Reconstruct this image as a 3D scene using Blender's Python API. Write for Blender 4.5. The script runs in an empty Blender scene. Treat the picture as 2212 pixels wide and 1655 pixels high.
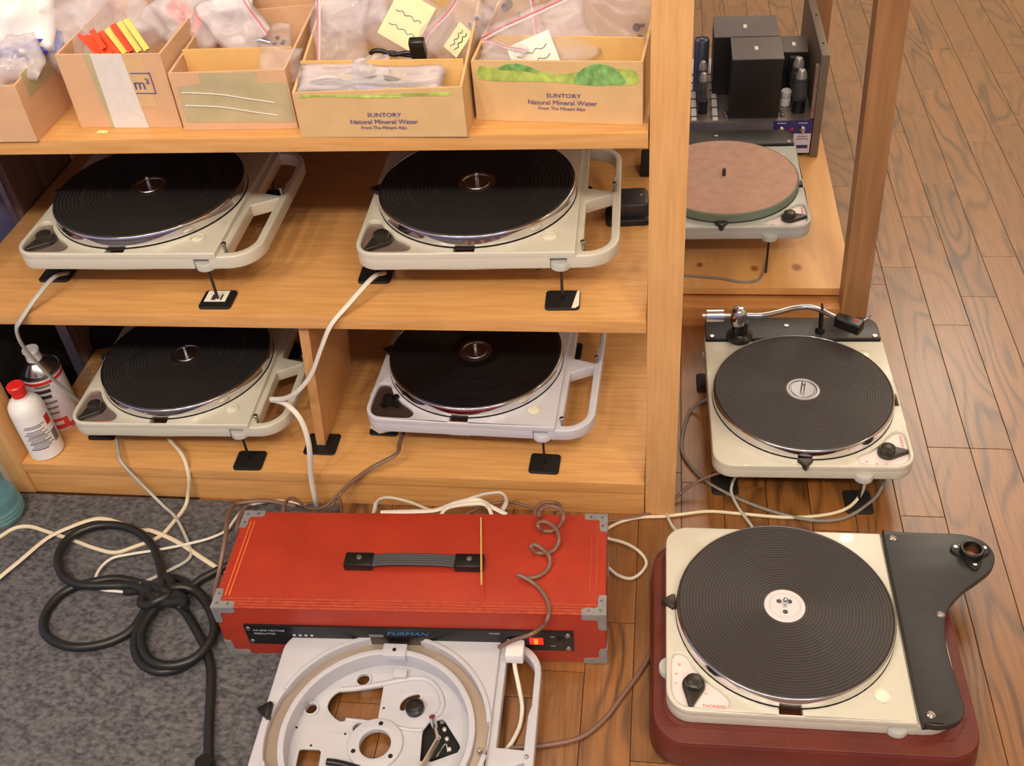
import bpy, bmesh, math, random
from mathutils import Vector, Matrix
from mathutils.noise import noise as pnoise

random.seed(4)
S = bpy.context.scene
COL = S.collection
R = math.radians
# ---------------------------------------------------------------- camera
W, H, FPX = 2212.0, 1655.0, 2257.9
CP = Vector((0.01605, -1.19128, 1.33379))
def cam_axes(p, y, r):
    fw = Vector((0, math.cos(p), -math.sin(p))); up = Vector((0, math.sin(p), math.cos(p))); rt = Vector((1, 0, 0))
    M = Matrix(((math.cos(y), math.sin(y), 0), (-math.sin(y), math.cos(y), 0), (0, 0, 1)))
    fw, up, rt = M @ fw, M @ up, M @ rt
    c, s = math.cos(r), math.sin(r)
    return c * rt + s * up, -s * rt + c * up, fw
RT, UP, FW = cam_axes(R(40.723), R(-10.474), R(-5.677))
cam = bpy.data.cameras.new('camera'); cam_o = bpy.data.objects.new('camera', cam); COL.objects.link(cam_o)
cam.sensor_fit = 'HORIZONTAL'; cam.sensor_width = 36; cam.lens = 36 * FPX / W; cam.clip_start = .05
cam_o.matrix_world = Matrix(((RT.x, UP.x, -FW.x, CP.x), (RT.y, UP.y, -FW.y, CP.y), (RT.z, UP.z, -FW.z, CP.z), (0, 0, 0, 1)))
S.camera = cam_o
def ray(u, v): return FW + RT * ((u - W / 2) / FPX) - UP * ((v - H / 2) / FPX)
def atz(u, v, z): d = ray(u, v); return CP + d * ((z - CP.z) / d.z)      # measured photo point on a level plane
def aty(u, v, y): d = ray(u, v); return CP + d * ((y - CP.y) / d.y)
def atx(u, v, x): d = ray(u, v); return CP + d * ((x - CP.x) / d.x)
# ---------------------------------------------------------------- light
wd = bpy.data.worlds.new('room_light'); S.world = wd; wd.use_nodes = True
bg = wd.node_tree.nodes['Background']; bg.inputs[0].default_value = (.60, .59, .92, 1); bg.inputs[1].default_value = .66
def lamp(x, y, z, power, rad=.05, col=(1, .89, .73)):
    l = bpy.data.lights.new('ceiling_lamp', 'POINT'); l.energy = power; l.shadow_soft_size = rad; l.color = col
    o = bpy.data.objects.new('ceiling_lamp', l); o.location = (x, y, z); COL.objects.link(o)
for x in (-1.75, -1.05, -.35, .35, 1.05): lamp(x, -2.02 + .05 * math.sin(x * 5), 2.55, 50)
lamp(-.75, -1.1, 2.55, 18); lamp(.75, -1.1, 2.55, 18)
lamp(2.1, .6, 2.55, 20); lamp(1.5, 3.3, 2.55, 26); lamp(-.6, .4, 2.55, 18)  # the rearmost lamp is added to brighten the far floor
al = bpy.data.lights.new('ceiling_panel', 'AREA'); al.shape = 'RECTANGLE'; al.size = 2.0; al.size_y = 2.0; al.energy = 44; al.color = (1, .88, .74)
ao = bpy.data.objects.new('ceiling_panel', al); ao.location = (1.15, 2.7, 2.70); COL.objects.link(ao)
S.view_settings.view_transform = 'Standard'; S.view_settings.look = 'None'; S.view_settings.gamma = 1
S.view_settings.use_curve_mapping = False; S.view_settings.exposure = -0.16
# ---------------------------------------------------------------- materials
def lin(c):
    def f(v): v /= 255.; return v / 12.92 if v <= .04045 else ((v + .055) / 1.055) ** 2.4
    return (f(c[0]), f(c[1]), f(c[2]), 1)
MAT = {}
def mat(name, rgb, rough=.5, metal=0., spec=.5, coat=0., noise=0., nscale=60., bump=0., bscale=300., emit=None, trans=0., alpha=None):
    m = bpy.data.materials.new(name); m.use_nodes = True; nt = m.node_tree; b = nt.nodes['Principled BSDF']
    c = lin(rgb)
    b.inputs['Base Color'].default_value = c; b.inputs['Roughness'].default_value = rough; b.inputs['Metallic'].default_value = metal
    b.inputs['Specular IOR Level'].default_value = spec; b.inputs['Coat Weight'].default_value = coat
    b.inputs['Transmission Weight'].default_value = trans
    tc = nt.nodes.new('ShaderNodeTexCoord')
    if noise:
        n = nt.nodes.new('ShaderNodeTexNoise'); n.inputs['Scale'].default_value = nscale; n.inputs['Detail'].default_value = 4
        nt.links.new(tc.outputs['Object'], n.inputs['Vector'])
        r = nt.nodes.new('ShaderNodeValToRGB'); r.color_ramp.elements[0].position = .3; r.color_ramp.elements[1].position = .7
        r.color_ramp.elements[0].color = tuple(v * (1 - noise) for v in c[:3]) + (1,); r.color_ramp.elements[1].color = tuple(min(1, v * (1 + noise * .6)) for v in c[:3]) + (1,)
        nt.links.new(n.outputs['Fac'], r.inputs[0]); nt.links.new(r.outputs[0], b.inputs['Base Color'])
    if bump:
        n = nt.nodes.new('ShaderNodeTexNoise'); n.inputs['Scale'].default_value = bscale; nt.links.new(tc.outputs['Object'], n.inputs['Vector'])
        bp = nt.nodes.new('ShaderNodeBump'); bp.inputs['Strength'].default_value = bump; bp.inputs['Distance'].default_value = .002
        nt.links.new(n.outputs['Fac'], bp.inputs['Height']); nt.links.new(bp.outputs[0], b.inputs['Normal'])
    if emit:
        b.inputs['Emission Color'].default_value = lin(emit[0]); b.inputs['Emission Strength'].default_value = emit[1]
    if alpha is not None:
        t = nt.nodes.new('ShaderNodeBsdfTransparent'); mx = nt.nodes.new('ShaderNodeMixShader'); mx.inputs[0].default_value = alpha
        out = nt.nodes['Material Output']
        nt.links.new(t.outputs[0], mx.inputs[1]); nt.links.new(b.outputs[0], mx.inputs[2]); nt.links.new(mx.outputs[0], out.inputs[0])
    MAT[name] = m; return m
def wood(name, dark, light, along='X', stretch=14., scale=9., rough=.45, ring=0., rnd=False, coat=0., contrast=(.35, .65), dist=3., knots=None):
    m = bpy.data.materials.new(name); m.use_nodes = True; nt = m.node_tree; b = nt.nodes['Principled BSDF']; N = nt.nodes.new; L = nt.links.new
    tc = N('ShaderNodeTexCoord'); mp = N('ShaderNodeMapping')
    sc = [1, 1, 1]; sc['XYZ'.index(along)] = 1. / stretch; mp.inputs['Scale'].default_value = sc
    if rnd:
        oi = N('ShaderNodeObjectInfo'); mu = N('ShaderNodeVectorMath'); mu.operation = 'SCALE'; mu.inputs[0].default_value = (37., 53., 29.)
        L(oi.outputs['Random'], mu.inputs['Scale']); ad = N('ShaderNodeVectorMath'); L(tc.outputs['Object'], ad.inputs[0]); L(mu.outputs[0], ad.inputs[1]); L(ad.outputs[0], mp.inputs[0])
    else: L(tc.outputs['Object'], mp.inputs[0])
    n1 = N('ShaderNodeTexNoise'); n1.inputs['Scale'].default_value = scale * 9; n1.inputs['Detail'].default_value = 6; L(mp.outputs[0], n1.inputs[0])
    val = n1.outputs['Fac']
    if ring:
        n0 = N('ShaderNodeTexNoise'); n0.inputs['Scale'].default_value = scale * 1.3; n0.inputs['Detail'].default_value = 1.5; L(mp.outputs[0], n0.inputs[0])
        ml = N('ShaderNodeMath'); ml.operation = 'MULTIPLY'; ml.inputs[1].default_value = dist * 6.283; L(n0.outputs['Fac'], ml.inputs[0])
        sn = N('ShaderNodeMath'); sn.operation = 'SINE'; L(ml.outputs[0], sn.inputs[0])
        ab = N('ShaderNodeMath'); ab.operation = 'MULTIPLY_ADD'; ab.inputs[1].default_value = .5; ab.inputs[2].default_value = .5; L(sn.outputs[0], ab.inputs[0])
        pw = N('ShaderNodeMath'); pw.operation = 'POWER'; pw.inputs[1].default_value = 1.7; L(ab.outputs[0], pw.inputs[0])
        mx = N('ShaderNodeMix'); mx.inputs[0].default_value = ring; L(n1.outputs['Fac'], mx.inputs[2]); L(pw.outputs[0], mx.inputs[3]); val = mx.outputs[0]
    r = N('ShaderNodeValToRGB'); r.color_ramp.elements[0].position, r.color_ramp.elements[1].position = contrast
    r.color_ramp.elements[0].color = lin(dark); r.color_ramp.elements[1].color = lin(light); L(val, r.inputs[0])
    colr = r.outputs[0]
    if rnd:
        hs = N('ShaderNodeHueSaturation'); mr = N('ShaderNodeMapRange'); mr.inputs[3].default_value = .84; mr.inputs[4].default_value = 1.16
        L(oi.outputs['Random'], mr.inputs[0]); L(mr.outputs[0], hs.inputs['Value']); L(colr, hs.inputs['Color']); colr = hs.outputs[0]
    for (kx, ky, kr) in knots or []:
        sb = N('ShaderNodeVectorMath'); sb.operation = 'DISTANCE'; sb.inputs[1].default_value = (kx, ky, 0)
        fl = N('ShaderNodeVectorMath'); fl.operation = 'MULTIPLY'; fl.inputs[1].default_value = (1, .8, 0); L(tc.outputs['Object'], fl.inputs[0]); L(fl.outputs[0], sb.inputs[0])
        sb.inputs[1].default_value = (kx, ky * .8, 0)
        k = N('ShaderNodeMapRange'); k.inputs[1].default_value = kr * .6; k.inputs[2].default_value = kr * 1.3; k.inputs[3].default_value = .85; k.inputs[4].default_value = 0; L(sb.outputs['Value'], k.inputs[0])
        mk = N('ShaderNodeMix'); mk.data_type = 'RGBA'; mk.inputs[7].default_value = lin((140, 70, 30)); L(k.outputs[0], mk.inputs[0]); L(colr, mk.inputs[6]); colr = mk.outputs[2]
    L(colr, b.inputs['Base Color']); b.inputs['Roughness'].default_value = rough; b.inputs['Coat Weight'].default_value = coat; b.inputs['Coat Roughness'].default_value = .25
    bp = N('ShaderNodeBump'); bp.inputs['Strength'].default_value = .08; bp.inputs['Distance'].default_value = .001; L(val, bp.inputs['Height']); L(bp.outputs[0], b.inputs['Normal'])
    MAT[name] = m; return m
wood('beech_x', (204, 150, 90), (218, 166, 104), 'X', 14, 16)
wood('beech_z', (212, 160, 102), (224, 174, 116), 'Z', 14, 16)
wood('panel_z', (112, 88, 76), (134, 106, 92), 'Z', 14, 9)
wood('cherry_z', (148, 106, 68), (168, 124, 84), 'Z', 16, 9)
wood('cherry_x', (186, 126, 70), (212, 152, 92), 'X', 16, 9)
def oak(name):
    m = bpy.data.materials.new(name); m.use_nodes = True; nt = m.node_tree; b = nt.nodes['Principled BSDF']; N = nt.nodes.new; L = nt.links.new
    def math_(op, *ins):
        n = N('ShaderNodeMath'); n.operation = op
        for i, v in enumerate(ins):
            if isinstance(v, (int, float)): n.inputs[i].default_value = v
            else: L(v, n.inputs[i])
        return n.outputs[0]
    tc = N('ShaderNodeTexCoord'); oi = N('ShaderNodeObjectInfo'); mu = N('ShaderNodeVectorMath'); mu.operation = 'SCALE'; mu.inputs[0].default_value = (37., 53., 29.)
    L(oi.outputs['Random'], mu.inputs['Scale']); ad = N('ShaderNodeVectorMath'); L(tc.outputs['Object'], ad.inputs[0]); L(mu.outputs[0], ad.inputs[1])
    def noise(scale, stretch, detail):
        mp = N('ShaderNodeMapping'); mp.inputs['Scale'].default_value = (1, 1. / stretch, 1); L(ad.outputs[0], mp.inputs[0])
        n = N('ShaderNodeTexNoise'); n.inputs['Scale'].default_value = scale; n.inputs['Detail'].default_value = detail; L(mp.outputs[0], n.inputs[0]); return n.outputs['Fac']
    rings = math_('MULTIPLY_ADD', math_('SINE', math_('MULTIPLY', noise(11, 4.5, 1.2), 62.)), .5, .5)
    line = math_('POWER', rings, 2.6)
    amp = N('ShaderNodeMapRange'); amp.inputs[1].default_value = .36; amp.inputs[2].default_value = .62; amp.inputs[3].default_value = .12; amp.inputs[4].default_value = .75; L(noise(5, 3, 1), amp.inputs[0])
    pores = N('ShaderNodeMapRange'); pores.inputs[1].default_value = .44; pores.inputs[2].default_value = .68; L(noise(260, 26, 3), pores.inputs[0])
    f = math_('ADD', math_('MULTIPLY', line, amp.outputs[0]), math_('MULTIPLY', pores.outputs[0], .34)); f.node.use_clamp = True
    mx = N('ShaderNodeMix'); mx.data_type = 'RGBA'; mx.inputs[6].default_value = lin((142, 92, 45)); mx.inputs[7].default_value = lin((68, 40, 18)); L(f, mx.inputs[0])
    hs = N('ShaderNodeHueSaturation'); mr = N('ShaderNodeMapRange'); mr.inputs[3].default_value = .82; mr.inputs[4].default_value = 1.12; L(oi.outputs['Random'], mr.inputs[0]); L(mr.outputs[0], hs.inputs['Value']); L(mx.outputs[2], hs.inputs['Color'])
    L(hs.outputs[0], b.inputs['Base Color']); b.inputs['Roughness'].default_value = .36; b.inputs['Coat Weight'].default_value = 1.; b.inputs['Coat Roughness'].default_value = .3
    bp = N('ShaderNodeBump'); bp.inputs['Strength'].default_value = .1; bp.inputs['Distance'].default_value = .001; bp.invert = True; L(f, bp.inputs['Height']); L(bp.outputs[0], b.inputs['Normal'])
    MAT[name] = m
oak('oak_floor')
wood('floor_base', (50, 28, 14), (80, 48, 26), 'Y', 10, 8)
wood('pine', (206, 148, 88), (232, 184, 122), 'Y', 9, 6, ring=.35, contrast=(.1, .8), dist=3, knots=[(.2085, -.33 + .0, .008), (.293, -.325, .010), (.098, -.318, .007)])
wood('stick', (206, 160, 96), (226, 184, 124), 'Y', 10, 20)
mat('ivory', (208, 204, 190), .28, coat=.3); mat('ivory_grey', (205, 204, 214), .3, coat=.3); mat('hammer_grey', (186, 188, 184), .35, coat=.2)
mat('bare_grey', (190, 190, 200), .4)
mat('mat_dark', (42, 40, 40), .48, spec=.4); mat('rubber', (26, 25, 25), .5, spec=.4); mat('mat_rubber', (58, 53, 53), .5, spec=.45); mat('vinyl', (16, 15, 16), .28, spec=.7)
mat('felt', (186, 148, 130), .95, noise=.12, nscale=40); mat('felt_rim', (118, 130, 112), .6)
mat('chrome', (214, 212, 214), .16, 1.); mat('steel', (168, 168, 172), .32, 1.); mat('dark_steel', (90, 90, 96), .35, 1.); mat('platter_metal', (222, 220, 222), .09, 1.)
mat('hub_white', (218, 212, 216), .35); mat('black_gloss', (20, 20, 21), .3); mat('black_satin', (46, 45, 46), .36, noise=.08); mat('black_matte', (18, 17, 18), .8)
mat('knob_black', (44, 40, 34), .32); mat('plate_white', (232, 218, 218), .4); mat('plate_taupe', (150, 136, 128), .25, .5); mat('plate_brown', (62, 46, 40), .3)
mat('red_print', (200, 60, 60), .5); mat('level_glass', (236, 232, 214), .1, coat=1); mat('mirror_brown', (110, 62, 40), .2, .6)
mat('cardboard', (212, 176, 128), .85, noise=.06, nscale=30); mat('cardboard_pink', (212, 170, 134), .85, noise=.06, nscale=30); mat('cardboard_in', (222, 178, 112), .85, noise=.06, nscale=30)
mat('tape_white', (226, 218, 214), .5, noise=.05, nscale=80); mat('tape_tan', (190, 176, 140), .25, noise=.12, nscale=25); mat('print_blue', (84, 76, 140), .6); mat('print_grey', (120, 112, 116), .6)
mat('print_green', (176, 196, 96), .7, noise=.45, nscale=60); mat('print_dkgreen', (130, 180, 104), .7, noise=.5, nscale=90)
mat('film', (236, 226, 234), .22, spec=.6, alpha=.20); mat('film_thick', (238, 230, 238), .25, spec=.6, alpha=.42); mat('zip_red', (224, 120, 140), .5, alpha=.85)
mat('paper', (240, 236, 222), .7); mat('note_yellow', (238, 234, 176), .7); mat('ink', (50, 46, 60), .6)
mat('white_plastic', (240, 238, 240), .35); mat('blue_plastic', (70, 64, 170), .4); mat('blue_cloth', (140, 146, 210), .8, noise=.12, nscale=12)
mat('stick_red', (232, 78, 40), .45); mat('stick_yellow', (232, 216, 110), .45)
mat('red_vinyl', (168, 52, 32), .42, noise=.12, nscale=14, bump=.1, bscale=500); mat('red_edge', (176, 70, 46), .5, noise=.25, nscale=120); mat('rub_orange', (216, 104, 56), .5)
mat('corner_zinc', (150, 150, 152), .5, .35, noise=.15); mat('grey_webbing', (62, 60, 66), .6); mat('panel_black', (16, 17, 20), .35)
mat('furman_blue', (56, 120, 190), .5); mat('print_white', (190, 196, 210), .5); mat('led_red', (240, 50, 20), .3, emit=((255, 40, 15), .9)); mat('led_hot', (255, 160, 80), .3, emit=((255, 110, 40), 3))
mat('cord_white', (226, 220, 210), .45); mat('cord_grey', (182, 180, 174), .45); mat('cord_cream', (224, 210, 184), .45); mat('cord_brown', (122, 92, 80), .4); mat('cord_mid', (128, 122, 116), .45); mat('cord_black', (30, 30, 30), .4)
mat('leather', (98, 38, 29), .38, noise=.18, nscale=18, bump=.25, bscale=420)
mat('red_cap', (226, 42, 44), .35); mat('can_red', (206, 48, 44), .35); mat('can_white', (216, 208, 216), .35); mat('tin', (190, 188, 184), .25, 1.)
mat('pet', (160, 214, 218), .06, spec=.6, alpha=.18); mat('pet_label', (214, 226, 224), .5); mat('water', (90, 150, 170), .05, alpha=.35)
mat('trafo_top', (104, 98, 100), .5); mat('trafo_side', (26, 24, 25), .5); mat('amp_metal', (150, 140, 134), .35, .7); mat('amp_strip', (112, 116, 134), .4, .4); mat('amp_blue', (44, 44, 110), .4)
mat('glass_tube', (120, 122, 130), .05, spec=.9, alpha=.26); mat('getter', (220, 212, 204), .25, .5); mat('tube_base', (24, 22, 22), .4); mat('capacitor', (104, 112, 130), .3, .6); mat('ceramic', (226, 222, 220), .4); mat('amp_label', (204, 200, 214), .45); mat('amp_side', (112, 98, 84), .45); mat('red_badge', (176, 40, 60), .4)
mat('wall_paint', (226, 208, 178), .9); mat('ceiling_paint', (206, 194, 174), .9)
# carpet: felt-like, mottled grey
def carpet_mat():
    m = bpy.data.materials.new('carpet_felt'); m.use_nodes = True; nt = m.node_tree; b = nt.nodes['Principled BSDF']; N = nt.nodes.new; L = nt.links.new
    tc = N('ShaderNodeTexCoord'); mp = N('ShaderNodeMapping'); mp.inputs['Rotation'].default_value = (0, 0, .5); mp.inputs['Scale'].default_value = (1, 1.35, 1); L(tc.outputs['Object'], mp.inputs[0])
    a = N('ShaderNodeTexNoise'); a.inputs['Scale'].default_value = 110; a.inputs['Detail'].default_value = 7; L(mp.outputs[0], a.inputs[0])
    r = N('ShaderNodeValToRGB'); r.color_ramp.elements[0].position = .34; r.color_ramp.elements[1].position = .66; r.color_ramp.elements[0].color = lin((70, 69, 73)); r.color_ramp.elements[1].color = lin((110, 108, 113)); L(a.outputs[0], r.inputs[0]); L(r.outputs[0], b.inputs['Base Color'])
    b.inputs['Roughness'].default_value = .95; b.inputs['Specular IOR Level'].default_value = .1
    bp = N('ShaderNodeBump'); bp.inputs['Strength'].default_value = .6; bp.inputs['Distance'].default_value = .004; L(a.outputs[0], bp.inputs['Height']); L(bp.outputs[0], b.inputs['Normal'])
    MAT['carpet'] = m
carpet_mat()
def radial_sheen(name, an):
    nt = MAT[name].node_tree; b = nt.nodes['Principled BSDF']; t = nt.nodes.new('ShaderNodeTangent'); t.direction_type = 'RADIAL'; t.axis = 'Z'
    b.inputs['Anisotropic'].default_value = an; nt.links.new(t.outputs[0], b.inputs['Tangent'])
radial_sheen('vinyl', .85); radial_sheen('mat_rubber', .7); radial_sheen('mat_dark', .6)
# ---------------------------------------------------------------- mesh helpers
def link(name, me, m, parent=None, loc=None, smooth=False, label=None):
    if smooth:
        me.polygons.foreach_set('use_smooth', [True] * len(me.polygons))
    if m is not None and not me.materials: me.materials.append(MAT[m])
    o = bpy.data.objects.new(name, me); COL.objects.link(o)
    if parent: o.parent = parent
    if loc: o.location = loc
    if label: o['label'] = label
    return o
def tag(o, label, cat, group=None, kind=None):
    if label: o['label'] = label
    if cat: o['category'] = cat
    if group: o['group'] = group
    if kind: o['kind'] = kind
    return o
def empty(name, loc, rz=0, label=None, cat=None, group=None):
    o = bpy.data.objects.new(name, None); COL.objects.link(o); o.location = loc; o.rotation_euler = (0, 0, rz); o.empty_display_size = .05
    return tag(o, label, cat, group)
def bm_mesh(bm, name='m'):
    me = bpy.data.meshes.new(name); bm.to_mesh(me); bm.free(); return me
def auto_smooth(me, deg=35):
    try: me.polygons.foreach_set('use_smooth', [True] * len(me.polygons)); me.set_sharp_from_angle(angle=R(deg))
    except Exception: pass
    return me
def box_bm(bm, x0, y0, z0, x1, y1, z1, bev=0.):
    g = bmesh.ops.create_cube(bm, size=1.)
    for v in g['verts']:
        v.co = Vector((x0 + (v.co.x + .5) * (x1 - x0), y0 + (v.co.y + .5) * (y1 - y0), z0 + (v.co.z + .5) * (z1 - z0)))
    if bev:
        es = {e for v in g['verts'] for e in v.link_edges}
        bmesh.ops.bevel(bm, geom=list(es), offset=bev, segments=2, affect='EDGES', profile=.7)
    return bm
def box(name, m, b, parent=None, bev=.0015, **k):
    return link(name, auto_smooth(bm_mesh(box_bm(bmesh.new(), *b, bev=bev), name)), m, parent, **k)
def pts_rr(x0, y0, x1, y1, r, n=7):
    """rounded rectangle; r = radius or (r00, r10, r11, r01)"""
    if not isinstance(r, (tuple, list)): r = (r,) * 4
    P = []
    for (cx, cy, rr, a0) in ((x0 + r[0], y0 + r[0], r[0], 180), (x1 - r[1], y0 + r[1], r[1], 270), (x1 - r[2], y1 - r[2], r[2], 0), (x0 + r[3], y1 - r[3], r[3], 90)):
        if rr < 1e-5: P.append((cx, cy)); continue
        for i in range(n + 1): a = R(a0 + 90. * i / n); P.append((cx + rr * math.cos(a), cy + rr * math.sin(a)))
    return P
def pts_circ(cx, cy, r, n=24, a0=0, a1=360):
    full = a1 - a0 >= 360
    return [(cx + r * math.cos(R(a0 + (a1 - a0) * i / (n if full else n - 1))), cy + r * math.sin(R(a0 + (a1 - a0) * i / (n if full else n - 1)))) for i in range(n)]
def smooth_loop(P, k=5):
    Q = []; n = len(P)
    for i in range(n):
        a, b, c, d = [Vector(P[(i + j) % n]) for j in (-1, 0, 1, 2)]
        for t in range(k):
            t /= k; Q.append(tuple(.5 * ((2 * b) + (c - a) * t + (2 * a - 5 * b + 4 * c - d) * t * t + (3 * b - a - 3 * c + d) * t ** 3)))
    return Q
def plate_mesh(loops, z0, z1, bev=0., name='plate'):
    """extruded flat outline (first loop) with holes (the other loops), bevelled rim"""
    cu = bpy.data.curves.new('tmp', 'CURVE'); cu.dimensions = '2D'; cu.fill_mode = 'BOTH'
    cu.extrude = max((z1 - z0) / 2 - bev, 1e-5); cu.bevel_depth = bev; cu.bevel_resolution = 2; cu.offset = -bev
    for P in loops:
        s = cu.splines.new('POLY'); s.points.add(len(P) - 1); s.use_cyclic_u = True
        for p, q in zip(s.points, P): p.co = (q[0], q[1], 0, 1)
    o = bpy.data.objects.new('tmp', cu); COL.objects.link(o)
    bpy.context.view_layer.update()
    me = bpy.data.meshes.new_from_object(o.evaluated_get(bpy.context.evaluated_depsgraph_get()))
    bpy.data.objects.remove(o); bpy.data.curves.remove(cu)
    me.transform(Matrix.Translation((0, 0, (z0 + z1) / 2))); me.name = name; me.materials.clear()
    bm = bmesh.new(); bm.from_mesh(me); bmesh.ops.remove_doubles(bm, verts=bm.verts, dist=1e-6); bm.to_mesh(me); bm.free()
    return auto_smooth(me, 40)
def join(*ms):
    bm = bmesh.new()
    for m in ms: bm.from_mesh(m)
    return auto_smooth(bm_mesh(bm, ms[0].name), 40)
def plate(name, m, loops, z0, z1, bev=0., parent=None, **k): return link(name, plate_mesh(loops, z0, z1, bev, name), m, parent, **k)
def lathe_mesh(prof, n=48, name='lathe'):
    vs, fs = [], []
    for (r, z) in prof:
        for i in range(n): a = 2 * math.pi * i / n; vs.append((r * math.cos(a), r * math.sin(a), z))
    for j in range(len(prof) - 1):
        for i in range(n): k = (i + 1) % n; fs.append((j * n + i, j * n + k, (j + 1) * n + k, (j + 1) * n + i))
    if prof[0][0] > 1e-4: fs.append(tuple(range(n - 1, -1, -1)))
    if prof[-1][0] > 1e-4: fs.append(tuple((len(prof) - 1) * n + i for i in range(n)))
    me = bpy.data.meshes.new(name); me.from_pydata(vs, [], fs); me.update()
    bm = bmesh.new(); bm.from_mesh(me); bmesh.ops.remove_doubles(bm, verts=bm.verts, dist=1e-6); bmesh.ops.recalc_face_normals(bm, faces=bm.faces); bm.to_mesh(me); bm.free()
    return auto_smooth(me, 38)
def lathe(name, m, prof, parent=None, n=48, **k): return link(name, lathe_mesh(prof, n, name), m, parent, **k)
def spline(P, k=6):
    P = [Vector(p) for p in P]; Q = []
    for i in range(len(P) - 1):
        a = P[i - 1] if i else P[0] * 2 - P[1]; b, c = P[i], P[i + 1]; d = P[i + 2] if i + 2 < len(P) else P[-1] * 2 - P[-2]
        for t in range(k):
            t /= k; Q.append(.5 * ((2 * b) + (c - a) * t + (2 * a - 5 * b + 4 * c - d) * t * t + (3 * b - a - 3 * c + d) * t ** 3))
    Q.append(P[-1]); return Q
def tube_mesh(P, r, k=6, n=8, flat=1., name='tube'):
    Q = spline(P, k) if k else [Vector(p) for p in P]
    vs, fs = [], []; up = Vector((0, 0, 1)); prev = None
    for i, p in enumerate(Q):
        t = (Q[min(i + 1, len(Q) - 1)] - Q[max(i - 1, 0)]).normalized()
        if prev is None: a = t.cross(up) if abs(t.z) < .95 else t.cross(Vector((1, 0, 0)))
        else: a = prev - t * prev.dot(t)
        a.normalize(); prev = a; b = t.cross(a)
        rr = r(i / (len(Q) - 1)) if callable(r) else r
        for j in range(n): th = 2 * math.pi * j / n; vs.append(p + a * (rr * flat * math.cos(th)) + b * (rr * math.sin(th)))
    for i in range(len(Q) - 1):
        for j in range(n): l = (j + 1) % n; fs.append((i * n + j, i * n + l, (i + 1) * n + l, (i + 1) * n + j))
    fs.append(tuple(range(n))); fs.append(tuple((len(Q) - 1) * n + j for j in range(n - 1, -1, -1)))
    me = bpy.data.meshes.new(name); me.from_pydata([tuple(v) for v in vs], [], fs); me.update()
    bm = bmesh.new(); bm.from_mesh(me); bmesh.ops.recalc_face_normals(bm, faces=bm.faces); bm.to_mesh(me); bm.free()
    return auto_smooth(me, 50)
def tube(name, m, P, r, parent=None, **k):
    kw = {a: k.pop(a) for a in ('k', 'n', 'flat') if a in k}
    return link(name, tube_mesh(P, r, name=name, **kw), m, parent, **k)
def cyl(name, m, p, r, z0, z1, parent=None, n=24, bev=0.0006):
    return lathe(name, m, [(0, z0), (r - bev, z0), (r, z0 + bev), (r, z1 - bev), (r - bev, z1), (0, z1)], parent, n, loc=p)
def text_mesh(s, size, shear=0., extr=.0001, align='CENTER', sx=1.):
    cu = bpy.data.curves.new('tmp', 'FONT'); cu.body = s; cu.size = size; cu.extrude = extr; cu.align_x = align; cu.align_y = 'CENTER'; cu.shear = shear; cu.resolution_u = 2
    o = bpy.data.objects.new('tmp', cu); COL.objects.link(o); bpy.context.view_layer.update()
    me = bpy.data.meshes.new_from_object(o.evaluated_get(bpy.context.evaluated_depsgraph_get())); bpy.data.objects.remove(o); bpy.data.curves.remove(cu); me.materials.clear()
    if sx != 1: me.transform(Matrix.Diagonal((sx, 1, 1, 1)))
    return me
def text(name, s, size, m, parent, loc, rot=(0, 0, 0), **k):
    o = link(name, text_mesh(s, size, **k), m, parent, loc); o.rotation_euler = rot; return o
def copy_tree(o, parent=None):
    c = o.copy(); COL.objects.link(c); c.parent = parent
    for ch in list(o.children): copy_tree(ch, c)
    return c
# ---------------------------------------------------------------- setting: floor of oak planks
fl = box('floor', 'floor_base', (-3.4, -4.4, -.03, 3.4, 4.3, -.0035), bev=0); tag(fl, 'brown oak strip floor', None, kind='structure')
PW = .071; plank_mesh = {}
def plank(x, y0, ln):
    ln = round(ln * 20) / 20.
    if ln not in plank_mesh:
        me = bm_mesh(box_bm(bmesh.new(), -PW / 2 + .0005, -ln / 2 + .0005, -.012, PW / 2 - .0005, ln / 2 - .0005, 0, bev=.0007), 'plank'); plank_mesh[ln] = me
    o = link('plank', plank_mesh[ln], 'oak_floor', fl, (x, y0 + ln / 2, 0)); return ln
rp = random.Random(11)
ends = {7: [-.135 - .75, -.135, .65, 1.3], 6: [.276 - 1.1, .276, .95], 8: [-.135 - .9, -.135, .5]}
for i in range(-11, 20):
    x = .4865 + (i - 7) * PW + PW / 2
    ymax = 2.75 if x > -.1 else .0
    y = (-.78 if i < 12 else .2) - rp.random() * .5
    while y < ymax:
        if i >= 6 or x > -.1: l = rp.choice((.35, .4, .45, .55, .65, .8))
        else: l = rp.choice((.5, .65, .8))
        y += plank(x, y, l)
for nm, bb_ in (('wall_back', (-3.4, 4.3, -.03, 3.4, 4.4, 2.78)), ('wall_right', (3.4, -4.4, -.03, 3.5, 4.4, 2.78))):
    w_ = box(nm, 'wall_paint', bb_, bev=0); tag(w_, 'plain cream painted wall', None, kind='structure')
ce = box('ceiling', 'ceiling_paint', (-3.4, -4.4, 2.78, 3.5, 4.4, 2.86), bev=0); tag(ce, 'plain off-white ceiling', None, kind='structure')
# ---------------------------------------------------------------- carpet
cp = plate('carpet', 'carpet', [[(-1.9, -1.5), (-.485, -1.5), (-.49, -.6), (-.50, -.3), (-.52, -.1), (-.528, -.006), (-1.9, -.006)]], -.0005, .005, .001)
tag(cp, 'mottled grey felt carpet laid on the floor in front of the shelf', 'carpet')
CZ = .005
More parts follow.
